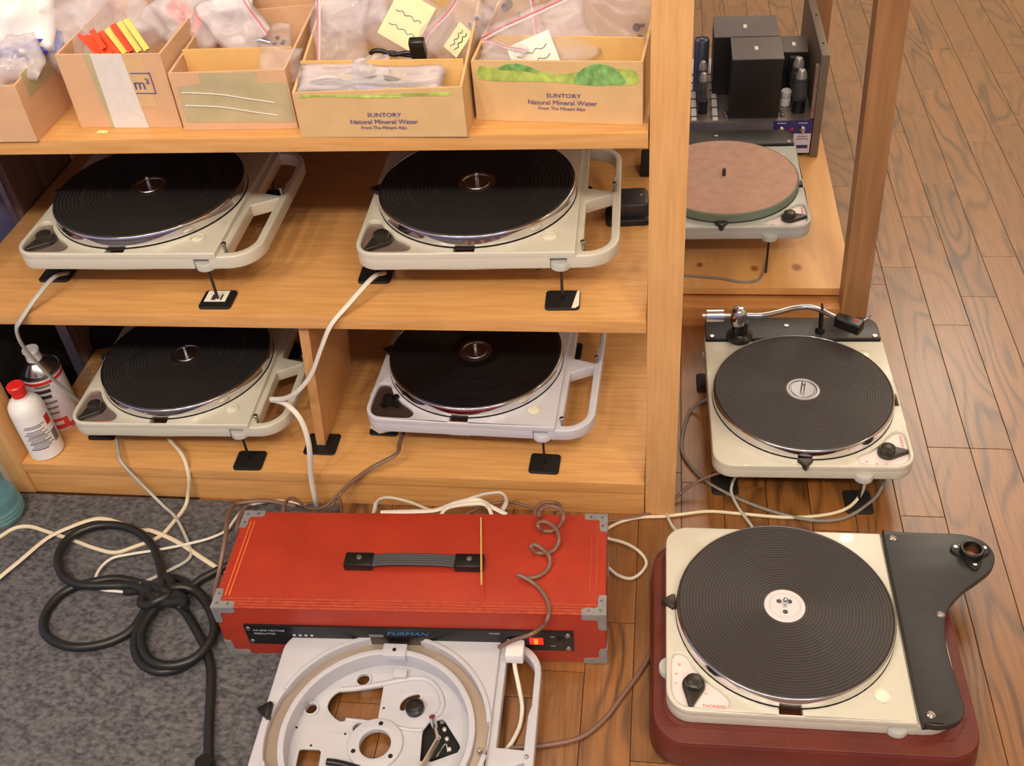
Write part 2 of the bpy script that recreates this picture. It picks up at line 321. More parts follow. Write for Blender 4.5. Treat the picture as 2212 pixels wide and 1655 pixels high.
# ---------------------------------------------------------------- wooden shelf unit
Z3, Z3B, Z2, Z2B, Z1, Z1B, PWD = .7082, .6870, .4120, .3911, .0757, .0535, .0488
XL, DEP = -1.105, .54
su = empty('shelf_unit', (0, 0, 0), 0, 'light wooden open shelf unit holding four turntables and cardboard boxes', 'shelf')
for (z0, z1) in ((Z3B, Z3), (Z2B, Z2), (Z1B, Z1)):
    box('shelf_board', 'beech_x', (XL + .001, 0, z0, -.0015, DEP, z1), su, .0012)
box('toe_board', 'beech_x', (XL + .001, .003, 0, -.0015, .025, Z1B - .0008), su, .001)
box('toe_board', 'beech_x', (XL + .001, DEP - .03, 0, -.0015, DEP - .008, Z1B - .0008), su, .001)
for (x0, y0) in ((0, 0), (XL - PWD, 0), (0, DEP - PWD), (XL - PWD, DEP - PWD)):
    box('post', 'beech_z', (x0, y0, 0, x0 + PWD, y0 + PWD, 1.25), su, .0015)
box('back_light_block', 'panel_z', (XL + .001, DEP + .001, .02, -.0015, DEP + .009, 1.0), su, .001)  # added sheet that blocks light from behind, keeping the shelf interior dark
for (y0, y1) in ((.292, .372), (.377, DEP - PWD - .002)):
    box('side_panel', 'panel_z', (XL - .02, y0, .02, XL - .004, y1, Z3B - .003), su, .0015)
# loose partition board with its rubber pad
pt = empty('partition_board', (-.545, .066, Z1), 0, 'loose upright wooden board dividing the bottom shelf between two turntables', 'board')
me = bm_mesh(box_bm(bmesh.new(), -.008, 0, .0035, .008, .2, Z2B - Z1 - .0015, .001), 'board')
for v in me.vertices: v.co.x += .047 * v.co.z / .315 - .022; v.co.y -= .052 * v.co.z / .315 - .0
link('board', me, 'beech_z', pt)
plate('foot_pad', 'rubber', [pts_rr(-.05, -.022, .008, .03, .006)], 0, .0032, .001, pt)
# ---------------------------------------------------------------- low frame with pine board (behind, right)
fr = empty('low_wooden_frame', (0, 0, 0), 0, 'low wooden frame with tall posts and a knotty pine base board under the amplifier', 'stand')
def lean_post(x0, y0, x1, y1, z1, lean):
    me = bm_mesh(box_bm(bmesh.new(), x0, y0, 0, x1, y1, z1, .0015), 'post')
    for v in me.vertices: v.co.x += lean * v.co.z
    return link('post', me, 'cherry_z', fr)
lean_post(.372, .505, .421, .550, 1.25, -.034)
lean_post(.388, 1.50, .437, 1.545, 1.25, -.01)
box('front_rail', 'cherry_x', (.055, .520, 0, .371, .566, .048), fr, .002)
pb = box('base_board', 'pine', (.055, .5525, .0575, .398, 1.50, .0745), None, .0015); pb.parent = fr
pb.data.transform(Matrix.Translation((0, -.95, 0))); pb.location = (0, .95, 0)
box('batten', 'cherry_x', (.06, .6, .02, .39, .64, .057), fr, .001); box('batten', 'cherry_x', (.06, 1.42, 0, .385, 1.46, .057), fr, .001)
ZB = .0745
# ---------------------------------------------------------------- turntables (local z = 0 at the top of the mat)
CT, CB = -.020, -.049            # chassis top / bottom below the mat
XA, XB, YA, YB, XM = -.166, .219, -.1635, .159, .157
RECESS = smooth_loop([(-.158, -.083), (-.152, -.073), (-.139, -.076), (-.129, -.094), (-.112, -.115), (-.094, -.129), (-.083, -.142), (-.084, -.153), (-.095, -.1565), (-.125, -.1565), (-.146, -.1535), (-.1565, -.14), (-.159, -.118)], 4)
STROBE = [(-.018, -.1605), (.012, -.1605), (.012, -.138), (-.018, -.138)]
FOOT = [(.1350, -.1535), (-.160, -.083), (.142, .148), (-.122, .134)]
def chassis_mesh(rails=True):
    xr, yf, yb = XB - .0125, YA + .0135, YB - .0135
    out = pts_rr(XM - .012, YA + .0004, XB, YB - .0004, (0, .050, .050, 0), 8)
    h1 = [(XM + .010, yf)] + pts_circ(xr - .036, yf + .036, .036, 8, 270, 360) + [(xr, .003), (XM + .010, -.018)]
    h2 = [(XM + .010, .022), (xr, .011), (xr, .050), (xr + .003, .062)] + pts_circ(xr + .003 - .038, yb - .038, .038, 8, 0, 90) + [(XM + .010, yb)]
    low = plate_mesh([out, h1, h2], CB, CT - .007, .0025, 'chassis')
    body = pts_rr(XA, YA, XM, YB, (.034, 0, 0, .034), 8)
    nb = body[:9] + [(.1205, YA), (.1205, YA + .012), (.1495, YA + .012), (.1495, YA)] + body[9:]
    return join(low, plate_mesh([nb, RECESS, STROBE], CB, CT - .0076, .0024, 'chassis'), plate_mesh([body, RECESS, STROBE], CT - .0124, CT, .0024, 'chassis'))
def mat_profile(rings, r0=.0285, r1=.1485, depth=.0007, flat=None):
    P = [(.0, -.0035), (r0 - .004, -.0035), (r0 - .0015, -.0004), (r0, 0)]
    step = (r1 - r0 - .002) / rings
    for i in range(rings):
        a = r0 + .001 + i * step
        if flat and any(f0 < i / rings < f1 for f0, f1 in flat): P += [(a, 0), (a + step * .9, 0)]; continue
        P += [(a, 0), (a + step * .74, 0), (a + step * .80, -depth), (a + step * .94, -depth)]
    P += [(r1 - .0015, 0), (r1, -.0012), (r1, -.004), (0, -.004)]
    return P
MESH = {}
def cached(key, fn):
    if key not in MESH: MESH[key] = fn()
    return MESH[key]
def teardrop():
    P = pts_circ(0, 0, .0155, 14, -25, 205) + [(-.009, -.018), (-.0025, -.034), (.0025, -.034), (.009, -.018)]
    base = plate_mesh([P], 0, .008, .002, 'speed_knob'); cap = lathe_mesh([(0, .007), (.0125, .007), (.0115, .016), (.0085, .018), (0, .0178)], 24)
    return join(base, cap)
def turntable(loc, Hm, yaw, label, group=None, colour='ivory', matk='ring', plate_m='plate_taupe', knob='tear', armboard=None, feet=True, hub='steel', knob_rot=-35, pointer=True, strobe_knob=False, pads=None, rails=True, platter='platter_metal', printm='red_print'):
    t = empty('turntable', loc, yaw, label, 'turntable', group)
    def part(n, key, m, fn, p=(0, 0, 0), parent=None, rz=0):
        src = cached(key, fn)
        me = src.copy() if src.materials and src.materials[0] != MAT[m] else src
        if me is not src:
            k2 = (key, m)
            if k2 in MESH: me = MESH[k2]
            else: me.materials.clear(); MESH[k2] = me
        o = link(n, me, m, parent or t, (p[0], p[1], p[2] + (Hm if parent is None else 0))); o.rotation_euler[2] = rz; return o
    ch = part('chassis', 'chassis', colour, chassis_mesh)
    part('platter', 'platter', platter, lambda: lathe_mesh([(0, -.0194), (.1495, -.0194), (.1510, -.0193), (.1520, -.0184), (.1525, -.0165), (.1525, -.0135), (.1522, -.0090), (.1520, -.0058), (.1516, -.0032), (.1511, -.0016), (.1503, -.0005), (.1494, -.0002), (.1487, -.0010), (.1484, -.0030), (0, -.0035)], 96))
    part('platter_gap', 'pgap', 'black_matte', lambda: lathe_mesh([(.138, CT - .0002), (.1530, CT + .0002), (.1530, CT + .0006), (.138, CT + .0006)], 64))
    if matk == 'ring': part('rubber_mat', 'mat_ring', 'mat_rubber', lambda: lathe_mesh(mat_profile(26), 96))
    elif matk == 'wide': part('rubber_mat', 'mat_wide', 'mat_dark', lambda: lathe_mesh(mat_profile(20, depth=.0014, flat=((.20, .30), (.55, .62))), 96))
    elif matk == 'vinyl': part('record', 'mat_vinyl', 'vinyl', lambda: lathe_mesh(mat_profile(60, depth=.00016, flat=((.0, .12), (.38, .40), (.62, .64), (.8, .82))), 128))
    elif matk == 'felt': part('felt_mat', 'mat_felt', 'felt', lambda: lathe_mesh([(0, -.004), (.1485, -.004), (.1485, -.0008), (.1478, 0), (0, 0)], 96))
    if matk != 'felt':
        if hub == 'steel':
            part('hub', 'hub_steel', 'steel', lambda: lathe_mesh([(.0, -.004), (.0285, -.004), (.0285, .0003), (.0262, .0010), (.0235, .0004), (.0225, -.0012), (.0205, -.0012), (.0195, .0002), (0, .0002)], 48))
        else:
            h = part('hub', 'hub_white', 'hub_white', lambda: lathe_mesh([(.0, -.004), (.0285, -.004), (.0285, .0003), (.0268, .0012), (.0225, .0006), (.0215, -.0010), (.0205, -.0010), (.0198, .0004), (0, .0004)], 48))
            for a in (90 + 45, 45, 270):
                part('hub_hole', 'hubhole', 'dark_steel', lambda: lathe_mesh([(0, .0002), (.0036, .0002), (.0036, .00065), (0, .00065)], 16), (.0105 * math.cos(R(a)), .0105 * math.sin(R(a)), 0), h)
    part('spindle', 'spindle', 'chrome' if matk != 'felt' else 'dark_steel', lambda: lathe_mesh([(0, 0), (.0037, 0), (.0037, .013), (.0030, .0155), (.0014, .0168), (0, .017)], 20))
    # control plate in the corner recess, with knob and print
    cpz = CT - .0072
    sp = part('speed_plate', 'speed_plate', plate_m, lambda: plate_mesh([[(x, y) for x, y in RECESS]], CT - .0078, CT - .0066, 0))
    if knob == 'tear':
        part('speed_knob', 'speed_knob', 'knob_black', teardrop, (-.129, -.122, cpz), None, R(knob_rot))
    else:
        k = part('switch_stub', 'stub', 'black_gloss', lambda: lathe_mesh([(0, 0), (.006, 0), (.006, .006), (.012, .008), (.012, .013), (.005, .014), (.005, .022), (0, .022)], 14), (-.128, -.12, cpz))
        part('switch_lever', 'stublever', 'black_gloss', lambda: bm_mesh(box_bm(bmesh.new(), -.018, -.004, .006, .018, .004, .012, .001)), (-.128, -.12, cpz), None, .9)
        part('switch_lever', 'stublever', 'black_gloss', None, (-.124, -.124, cpz + .004), None, -.7)
    tx = text_mesh('THORENS', .0062, sx=1.12) if 'thor' not in MESH else MESH['thor']; MESH['thor'] = tx
    if knob == 'tear':
        me = tx if printm == 'red_print' else tx.copy()
        link('maker_print', me, printm, sp, (-.1025, -.1508, CT - .0064))
        for (s, px_, py_) in (('78', -.148, -.088), ('45', -.152, -.103), ('33', -.153, -.118), ('16', -.113, -.132)):
            k2 = 'tx' + s
            if k2 not in MESH: MESH[k2] = text_mesh(s, .0045)
            link('speed_figure', MESH[k2], 'red_print', sp, (px_, py_, CT - .0064))
    part('strobe_mirror', 'strobe_m', 'mirror_brown', lambda: bm_mesh(box_bm(bmesh.new(), -.0178, -.1603, CT - .012, .0118, -.1382, CT - .0115, 0)))
    lv = part('spirit_level', 'level_ring', 'ivory', lambda: lathe_mesh([(0, CT - .004), (.0125, CT - .004), (.0125, CT + .0012), (.0108, CT + .0016), (.0102, CT + .0004), (0, CT + .0004)], 28), (.118, -.124, 0))
    part('level_window', 'level_win', 'level_glass', lambda: lathe_mesh([(0, CT + .0004), (.0098, CT + .0004), (.007, CT + .0018), (0, CT + .0022)], 24), (0, 0, 0), lv)
    if pointer:
        part('strobe_pointer', 'pointer', 'knob_black', lambda: join(plate_mesh([[(-.0, -.011), (-.004, -.0125), (-.020, 0), (-.004, .0125), (0, .011)]], CT - .006, CT + .007, .0018, 'pointer')), (XA + .013, .012, 0))
    # small parts below the deck
    part('motor_bracket', 'bracket', 'dark_steel', lambda: lathe_mesh([(0, CB - .024), (.013, CB - .024), (.0145, CB - .021), (.0145, CB - .019), (.009, CB - .018), (.009, CB + .003), (0, CB + .003)], 20), (.095, -.12, 0))
    part('under_cover', 'under', 'dark_steel', lambda: lathe_mesh([(0, CB - .012), (.030, CB - .012), (.034, CB - .008), (.034, CB + .002), (0, CB + .002)], 28), (-.095, -.11, 0))
    part('motor', 'motor', 'black_satin', lambda: lathe_mesh([(0, CB - .028), (.04, CB - .028), (.043, CB - .024), (.043, CB + .004), (0, CB + .004)], 28), (-.02, .05, 0))
    for i, (fx, fy) in enumerate(FOOT):
        part('thumb_wheel', 'wheel', 'hammer_grey' if colour != 'ivory_grey' else 'ivory_grey', lambda: lathe_mesh([(0, CB - .002), (.0145, CB - .002), (.0158, CB - .0008), (.0158, CB + .0095), (.0148, CB + .011), (0, CB + .011)], 28), (fx, fy, 0))
        if feet:
            b = part('bolt', ('bolt', round(Hm, 3)), 'dark_steel', lambda: lathe_mesh([(0, -Hm + .004), (.0023, -Hm + .004), (.0023, CB), (0, CB)], 10), (fx, fy, 0))
            pk = (pads or {}).get(i, 'plain')
            if pk is None: continue
            sq = link('foot_pad', cached('pad', lambda: plate_mesh([pts_rr(-.0255, -.0225, .0255, .0225, .006)], 0, .0045, .001, 'foot_pad')), 'rubber', t, (fx, fy, 0))
            if pk == 'label':
                link('paper_label', cached('padlabel', lambda: bm_mesh(box_bm(bmesh.new(), -.020, -.008, .0045, .014, .020, .0049, 0))), 'paper', sq)
                link('print_block', cached('padlabel2', lambda: bm_mesh(box_bm(bmesh.new(), -.010, -.004, .0049, -.003, .010, .0051, 0))), 'ink', sq)
                link('print_block', cached('padlabel3', lambda: bm_mesh(box_bm(bmesh.new(), .004, -.004, .0049, .007, .010, .0051, 0))), 'ink', sq)
            if pk == 'strip':
                link('white_edge', cached('padstrip', lambda: plate_mesh([[(.014, -.0215), (.020, -.0215), (.0245, -.016), (.0245, .018), (.021, .0215)]], .0045, .0050, 0)), 'paper', sq)
            if pk == 'paper':
                link('torn_paper', cached('padtorn', lambda: plate_mesh([[(-.026, -.008), (-.006, -.021), (.02, -.012), (.018, .01), (-.012, .016), (-.027, .01)]], .0046, .0052, 0)), 'paper', sq)
    if rails and not armboard:
        for (sx, sy) in ((XM + .0105, YA + .0165), (XB - .009, .012), (XM + .0105, YB - .012)):
            part('armboard_screw', 'stud', 'steel', lambda: lathe_mesh([(0, CT - .009), (.0024, CT - .009), (.0024, CT + .004), (.0040, CT + .0045), (.0040, CT + .0068), (.0030, CT + .0076), (0, CT + .0076)], 14), (sx, sy, 0))
    if armboard == 'wing':
        ab = smooth_loop([(.1595, .150), (.1595, .0), (.1600, -.155), (.166, -.1665), (.185, -.168), (.207, -.160), (.2175, -.142), (.2165, -.115), (.2135, -.06), (.2165, -.02), (.2265, .015), (.252, .048), (.283, .074), (.305, .096), (.3125, .122), (.302, .146), (.275, .1575), (.235, .158), (.19, .1585), (.166, .1585)], 4)
        a = part('armboard', 'arm_wing', 'black_satin', lambda: plate_mesh([ab], CT - .0068, CT + .006, .002, 'armboard'))
        for (sx, sy) in ((.172, .144), (.215, .006), (.160 + .013, -.154)):
            part('screw', 'bigscrew', 'chrome', lambda: lathe_mesh([(0, CT + .005), (.0058, CT + .005), (.0055, CT + .0075), (.003, CT + .0085), (0, CT + .0072)], 18), (sx, sy, 0), a).location.z = 0
        cl = part('arm_collar', 'collar', 'black_gloss', lambda: join(plate_mesh([smooth_loop([(0, -.030), (.009, -.021), (.014, -.006), (.027, .004), (.025, .016), (.014, .018), (0, .021), (-.014, .018), (-.025, .016), (-.027, .004), (-.014, -.006), (-.009, -.021)], 3), pts_circ(0, .002, .0115, 20)], CT + .006, CT + .010, .001), plate_mesh([pts_circ(0, .002, .0168, 28), pts_circ(0, .002, .0122, 28)], CT + .008, CT + .020, .001)), (.279, .117, 0))
        for (sx, sy) in ((0, -.0215), (.0205, .0105), (-.0205, .0105)):
            part('screw', 'smallscrew', 'chrome', lambda: lathe_mesh([(0, CT + .0095), (.0033, CT + .0095), (.0028, CT + .0118), (0, CT + .012)], 14), (sx, sy, 0), cl)
        part('collar_bore', 'bore', 'mirror_brown', lambda: lathe_mesh([(0, CT + .0061), (.0117, CT + .0061), (.0117, CT + .0085), (0, CT + .0085)], 20), (0, .002, 0), cl)
    if armboard == 'back':
        ab = [(XM + .003, YA + .004)] + pts_rr(XM + .003, YA + .004, XB + .004, YB - .003, (0, .026, .012, 0), 6)[1:]
        a = part('armboard', 'arm_back', 'black_satin', lambda: plate_mesh([ab], CT - .0068, CT + .005, .0015, 'armboard'))
        for (sx, sy) in ((.166, YA + .014), (.166, YB - .014), (XB - .022, 0.006)):
            part('screw', 'bigscrew2', 'chrome', lambda: lathe_mesh([(0, CT + .0045), (.0045, CT + .0045), (.0042, CT + .007), (0, CT + .0073)], 18), (sx, sy, 0), a)
    return t
ZT2, ZT1 = .5266 - Z2, .193 - Z1
GS = 'turntables on the wooden shelf unit'
turntable((-.7933, .1912, Z2), ZT2, R(.7), 'ivory turntable on the middle shelf, left, over a foot pad with a white printed label', GS, matk='wide', pads={0: 'label'})
turntable((-.2639, .1963, Z2), ZT2, R(1.55), 'ivory turntable on the middle shelf beside the right-hand post', GS, matk='wide', pads={0: 'strip'})
turntable((-.8229, .1735, Z1), ZT1, R(1.5), 'ivory turntable on the bottom shelf beside the white bottle with a red cap', GS, matk='wide')
turntable((-.2989, .1960, Z1), ZT1, R(-1.9), 'bluish grey turntable with a shiny record and no speed knob, on the bottom shelf', GS, colour='ivory_grey', matk='vinyl', plate_m='plate_brown', knob='stub', pads={1: 'paper'})
Z5 = .100
P5 = atz(1695, 1309, Z5)
PLH = Z5 + CB + .0005
turntable((P5.x, P5.y, PLH), Z5 - PLH, R(.5), 'cream turntable with a curved black armboard, seated on a dark red plinth', None, armboard='wing', plate_m='plate_white', feet=False, hub='white', matk='ring', knob_rot=-8)
P6 = atz(1734, 841, .112)
t6 = turntable((P6.x, P6.y, 0), .112, R(91.5), 'cream turntable with a chrome S-shaped tonearm standing on the floor beside the shelf post', None, armboard='back', plate_m='plate_white', matk='ring', knob_rot=3)
t7 = turntable((.1437, .7597, ZB), .211 - ZB, R(91), 'grey turntable with a pink felt mat on the pine board in front of the amplifier', None, armboard='back', colour='hammer_grey', plate_m='plate_white', matk='felt', platter='felt_rim', knob_rot=5, pads={0: None, 1: None, 2: None, 3: None})
# dark red leathered plinth below the winged turntable
pl = empty('turntable_plinth', (P5.x, P5.y, 0), R(.8), 'dark red leather covered plinth with rounded corners under the cream turntable', 'plinth')
pm = plate_mesh([pts_rr(-.184, -.195, .240, .150, .045, 9)], 0, PLH, .007, 'body')
for v in pm.vertices:
    k = 1 + .025 * (1 - v.co.z / PLH); v.co.x = .028 + (v.co.x - .028) * k; v.co.y *= k
link('body', pm, 'leather', pl)
plate('top_trim', 'leather', [pts_rr(-.1835, -.1935, .2395, .149, .044, 9), pts_rr(-.170, -.170, .222, .150 - .006, .034, 9)], PLH - .004, PLH + .0004, .0008, pl)
# tonearm of the floor turntable
ta = empty('tonearm', (0, 0, 0)); ta.parent = t6; ta.matrix_parent_inverse = (Matrix.Translation((P6.x, P6.y, 0)) @ Matrix.Rotation(R(91.5), 4, 'Z')).inverted()
AZ = .112 + CT + .005
pb_ = atz(1597, 728, AZ); zA = aty(1596, 681, pb_.y).z
def ap(u, v, dz=0): p = atz(u, v, zA); p.z += dz; return p
lathe('arm_base', 'black_gloss', [(0, 0), (.024, 0), (.024, .006), (.017, .009), (.014, .012), (.014, zA - AZ - .014), (0, zA - AZ - .014)], ta, 28, loc=(pb_.x, pb_.y, AZ))
pv = ap(1596, 683)
lathe('pivot_housing', 'chrome', [(0, -.024), (.008, -.023), (.0140, -.016), (.0155, -.004), (.0145, .009), (.0120, .016), (.007, .0195), (0, .020)], ta, 28, loc=(pv.x, pv.y, zA))
a0, a1 = ap(1526, 682), ap(1563, 681.5)
tube('counterweight', 'chrome', [a0, a1], .0125, ta, k=1, n=24); tube('arm_rear', 'chrome', [ap(1517, 682), ap(1590, 681.5)], .0035, ta, k=1, n=12)
tube('arm_tube', 'chrome', [ap(1608, 681), ap(1643, 681.5), ap(1677, 675), ap(1711, 666), ap(1745, 663), ap(1768, 668), ap(1790, 678), ap(1806, 685)], .0053, ta, n=12)
hs = atz(1836, 695, zA); d = (ap(1866, 705) - ap(1806, 685)); ang = math.atan2(d.y, d.x)
hm = plate_mesh([smooth_loop([(-.026, -.006), (-.020, -.0105), (.012, -.0125), (.022, -.012), (.0235, 0), (.022, .012), (.012, .0125), (-.020, .0105), (-.026, .006)], 3)], -.016, .005, .003, 'headshell')
h = link('headshell', hm, 'black_gloss', ta, hs); h.rotation_euler[2] = ang; hs_z = hs
lathe('red_dot', 'red_badge', [(0, .0050), (.0045, .0050), (.0045, .0056), (0, .0056)], h, 16, loc=(.010, .003, 0))
tube('finger_lift', 'chrome', [(.018, .010, .002), (.024, .017, .006), (.029, .021, .012)], .0017, h, n=8)
ar = atz(1771, 716, AZ); rt_ = ap(1775, 668)
tube('arm_rest', 'black_gloss', [(ar.x, ar.y, AZ), (ar.x, ar.y, AZ + .012), (rt_.x, rt_.y, zA + .003)], .0042, ta, k=2, n=10)
tube('rest_clip', 'black_gloss', [(rt_.x, rt_.y - .008, zA - .004), (rt_.x, rt_.y - .007, zA + .006), (rt_.x, rt_.y + .003, zA + .009), (rt_.x, rt_.y + .008, zA + .004)], .002, ta, n=8)
lathe('rest_foot', 'black_gloss', [(0, 0), (.009, 0), (.009, .003), (.0065, .009), (0, .009)], ta, 20, loc=(ar.x, ar.y, AZ))
# ---------------------------------------------------------------- red rack case with power unit
CL, CD, CH = .577, .190, .115
cs = empty('power_unit_case', (-.626, -.318, CZ * .5), math.atan2(.022, .577), 'red flight case with zinc corners and a black front panel lit by a red display', 'case')
box('body', 'red_vinyl', (0, 0.002, 0, CL, CD, CH), cs, .004)
for i in range(4):
    box('ridge', 'red_edge', (.012, .0015 + i * .0052, CH - .0005, CL - .012, .0050 + i * .0052, CH + .0012), cs, .0008)
for x in (.014, .020): box('side_ridge', 'rub_orange', (x, .024, CH - .0005, x + .0022, CD - .02, CH + .0009), cs, .0005)
for x in (CL - .024, CL - .015): box('side_ridge', 'red_edge', (x, .024, CH - .0005, x + .0022, CD - .02, CH + .0009), cs, .0005)
pn = box('front_panel', 'panel_black', (.040, -.0015, .032, .530, .004, .077), cs, .001)
for (x, z) in ((.046, .070), (.046, .039), (.522, .070), (.522, .039)):
    o = lathe('panel_screw', 'steel', [(0, 0), (.0042, 0), (.0036, .0016), (0, .002)], pn, 14, loc=(x, -.0015, z)); o.rotation_euler[0] = R(90)
FR = (R(90), 0, 0)
text('maker_print', 'FURMAN', .0115, 'furman_blue', pn, (.286, -.0020, .0655), FR, shear=.3, sx=1.35)
for i, tline in enumerate(('AC LINE VOLTAGE', 'REGULATOR')): text('panel_print', tline, .0055, 'print_white', pn, (.053, -.0020, .0665 - i * .008), FR, align='LEFT', sx=1.05)
for i in range(4): box('meter_mark', 'print_white', (.112 + i * .009, -.0019, .054, .116 + i * .009, -.0012, .058), pn, 0)
box('meter_mark', 'print_grey', (.228, -.0019, .056, .250, -.0012, .062), pn, 0)
dsp = box('display_window', 'led_red', (.466, -.0024, .047, .486, -.001, .063), pn, .0008)
for i in range(3): box('digit_segment', 'led_hot', (.4725 + .0 * i, -.0028, .049 + i * .0045, .4785, -.0022, .0512 + i * .0045), dsp, 0)
text('panel_print', 'ON', .004, 'print_white', pn, (.500, -.002, .066), FR); text('panel_print', 'OFF', .004, 'print_white', pn, (.500, -.002, .044), FR)
text('panel_print', 'POWER', .0045, 'print_white', pn, (.416, -.002, .071), FR)
sw = box('rocker_switch', 'black_gloss', (.506, -.0045, .047, .516, -.001, .063), pn, .001)
A_, B_, T_ = .034, .011, .0013
for cx in (0, CL):
    for cy in (0.002, CD):
        for cz in (0, CH):
            sx, sy, sz = (1 if cx == 0 else -1), (1 if cy < .1 else -1), (1 if cz == 0 else -1)
            bm = bmesh.new(); L_ = [cx, cy, cz]; s_ = [sx, sy, sz]
            for ax in range(3):          # L-shaped plate on the face normal to ax
                u, v = [k for k in range(3) if k != ax]
                e = T_ * (.9 if ax == 2 else .45 if ax == 1 else 0)
                poly = [(-e, -e), (A_, -e), (A_, B_ * .8), (A_ * .85, B_), (B_ * 1.25, B_), (B_, B_ * 1.25), (B_, A_ * .85), (B_ * .8, A_), (-e, A_)]
                rings = []
                for dd in (-T_, .0003):
                    ring = []
                    for (pu, pv) in poly:
                        co = [0, 0, 0]; co[ax] = L_[ax] + s_[ax] * dd; co[u] = L_[u] + s_[u] * pu; co[v] = L_[v] + s_[v] * pv; ring.append(bm.verts.new(co))
                    rings.append(ring)
                bm.faces.new(rings[0]); bm.faces.new(rings[1][::-1]); n_ = len(poly)
                for i in range(n_): bm.faces.new((rings[0][i], rings[1][i], rings[1][(i + 1) % n_], rings[0][(i + 1) % n_]))
            bmesh.ops.recalc_face_normals(bm, faces=bm.faces)
            c = link('corner_plate', auto_smooth(bm_mesh(bm, 'corner_plate')), 'corner_zinc', cs)
            if cz:
                for (rx, ry) in ((.007, .007), (.024, .006), (.006, .024)):
                    lathe('rivet', 'steel', [(0, 0), (.0022, 0), (.0016, .0012), (0, .0014)], c, 10, loc=(cx + sx * rx, cy + sy * ry, CH + T_ - .0002))
hd = atz(775, 1210, CH); Mi = Matrix.Rotation(-math.atan2(.022, .577), 4, 'Z') @ Matrix.Translation((.626, .318, 0))
h0, h1 = Mi @ atz(776, 1212, CH + .01), Mi @ atz(1014, 1215, CH + .01)
for hp in (h0, h1):
    hc = box('handle_end', 'black_gloss', (hp.x - .022, hp.y - .013, CH - .0005, hp.x + .022, hp.y + .013, CH + .013), cs, .004)
    lathe('handle_screw', 'steel', [(0, 0), (.0048, 0), (.004, .0015), (0, .002)], hc, 16, loc=(hp.x, hp.y + .003, CH + .0128))
for k in range(5):
    yy_ = (k - 2) * .0042
    tube('handle_strap', 'grey_webbing', [h0 + Vector((.018, yy_, CH + .008 - h0.z)), h0.lerp(h1, .3) + Vector((0, yy_, CH + .012 - h0.z)), h0.lerp(h1, .7) + Vector((0, yy_, CH + .012 - h0.z)), h1 + Vector((-.018, yy_, CH + .008 - h1.z))], .0028, cs, n=8)
# thin wooden stick lying on the case
s0, s1 = atz(1039, 1119, CH + .0045), atz(1040, 1262, CH + .028)
st = tube('wooden_stick', 'stick', [s0, s1], .0016, None, k=1, n=8)
tag(st, 'thin bamboo stick lying across the red case and its handle end', 'stick')
# ---------------------------------------------------------------- bare turntable chassis on the floor
FZ = .052; C8 = atz(812, 1581, FZ)
t8 = empty('turntable_chassis', (C8.x, C8.y, 0), R(1.2), 'stripped bare grey turntable chassis with open holes lying in front of the red case', 'turntable chassis')
I8 = (Matrix.Translation((C8.x, C8.y, 0)) @ Matrix.Rotation(R(1.2), 4, 'Z')).inverted()
K8 = 2.9105
def w8(x, y, z): p = I8 @ atz(500 + x / K8, 1340 + y / K8, z); return (p.x, p.y)
out = pts_rr(XA, YA, XB, YB, (.034, .05, .05, .034), 8)
xr, yf, yb = XB - .0125, YA + .0135, YB - .0135
h1 = [(XM + .010, yf)] + pts_circ(xr - .036, yf + .036, .036, 8, 270, 360) + [(xr, -.030), (XM + .010, -.045)]
h2 = [(XM + .010, -.010), (xr - .002, -.012), (xr - .001, .040), (xr + .003, .056)] + pts_circ(xr + .003 - .038, yb - .038, .038, 8, 0, 90) + [(XM + .010, yb)]
RW = .1555
low = plate_mesh([out, h1, h2, pts_circ(0, 0, RW, 72)], FZ - .029, FZ - .007, .002)
upp = plate_mesh([pts_rr(XA, YA, XM, YB, (.034, .002, .002, .034), 8), pts_circ(0, 0, RW - .0005, 72)], FZ - .0125, FZ, .002)
link('chassis', join(low, upp), 'bare_grey', t8)
FLZ = .020
holes = [smooth_loop([w8(*p, FLZ) for p in ((604, 545), (632, 480), (690, 443), (770, 442), (860, 430), (940, 418), (953, 424), (935, 530), (917, 632), (905, 640), (830, 632), (740, 620), (690, 636), (640, 605))], 3),
         smooth_loop([w8(*p, FLZ) for p in ((1060, 560), (1066, 520), (1108, 480), (1172, 463), (1186, 478), (1172, 492), (1125, 512), (1098, 540), (1086, 565))], 3),
         [w8(*p, FLZ) for p in ((1245, 640), (1325, 620), (1345, 640), (1430, 775), (1438, 800), (1420, 830), (1260, 888), (1185, 885), (1198, 720), (1205, 690))],
         [w8(*p, FLZ) for p in ((425, 815), (440, 808), (548, 812), (562, 825), (535, 990), (520, 1005), (400, 1000), (388, 985))]]
for (x, y, rr) in ((830, 378, .0095), (503, 560, .0085), (800, 683, .0085), (1070, 1150, .012), (780, 1180, .012)):
    p = w8(x, y, FLZ); holes.append(pts_circ(p[0], p[1], rr, 18)[::-1])
bc = w8(905, 786, FLZ); holes.append(pts_circ(bc[0], bc[1], .0225, 30))
RI = .1275
link('well_floor', plate_mesh([pts_circ(0, 0, RI + .004, 72)] + holes, FLZ - .004, FLZ, .0008), 'bare_grey', t8)
link('inner_ring', plate_mesh([pts_circ(0, 0, RI + .009, 72), pts_circ(0, 0, RI, 72)], FLZ - .005, FZ - .002, .0015), 'bare_grey', t8)
mat('trough_metal', (176, 160, 146), .35, .5)
link('trough', plate_mesh([pts_circ(0, 0, RW + .001, 72), pts_circ(0, 0, RI + .006, 72)], FZ - .018, FZ - .012, .0), 'trough_metal', t8)
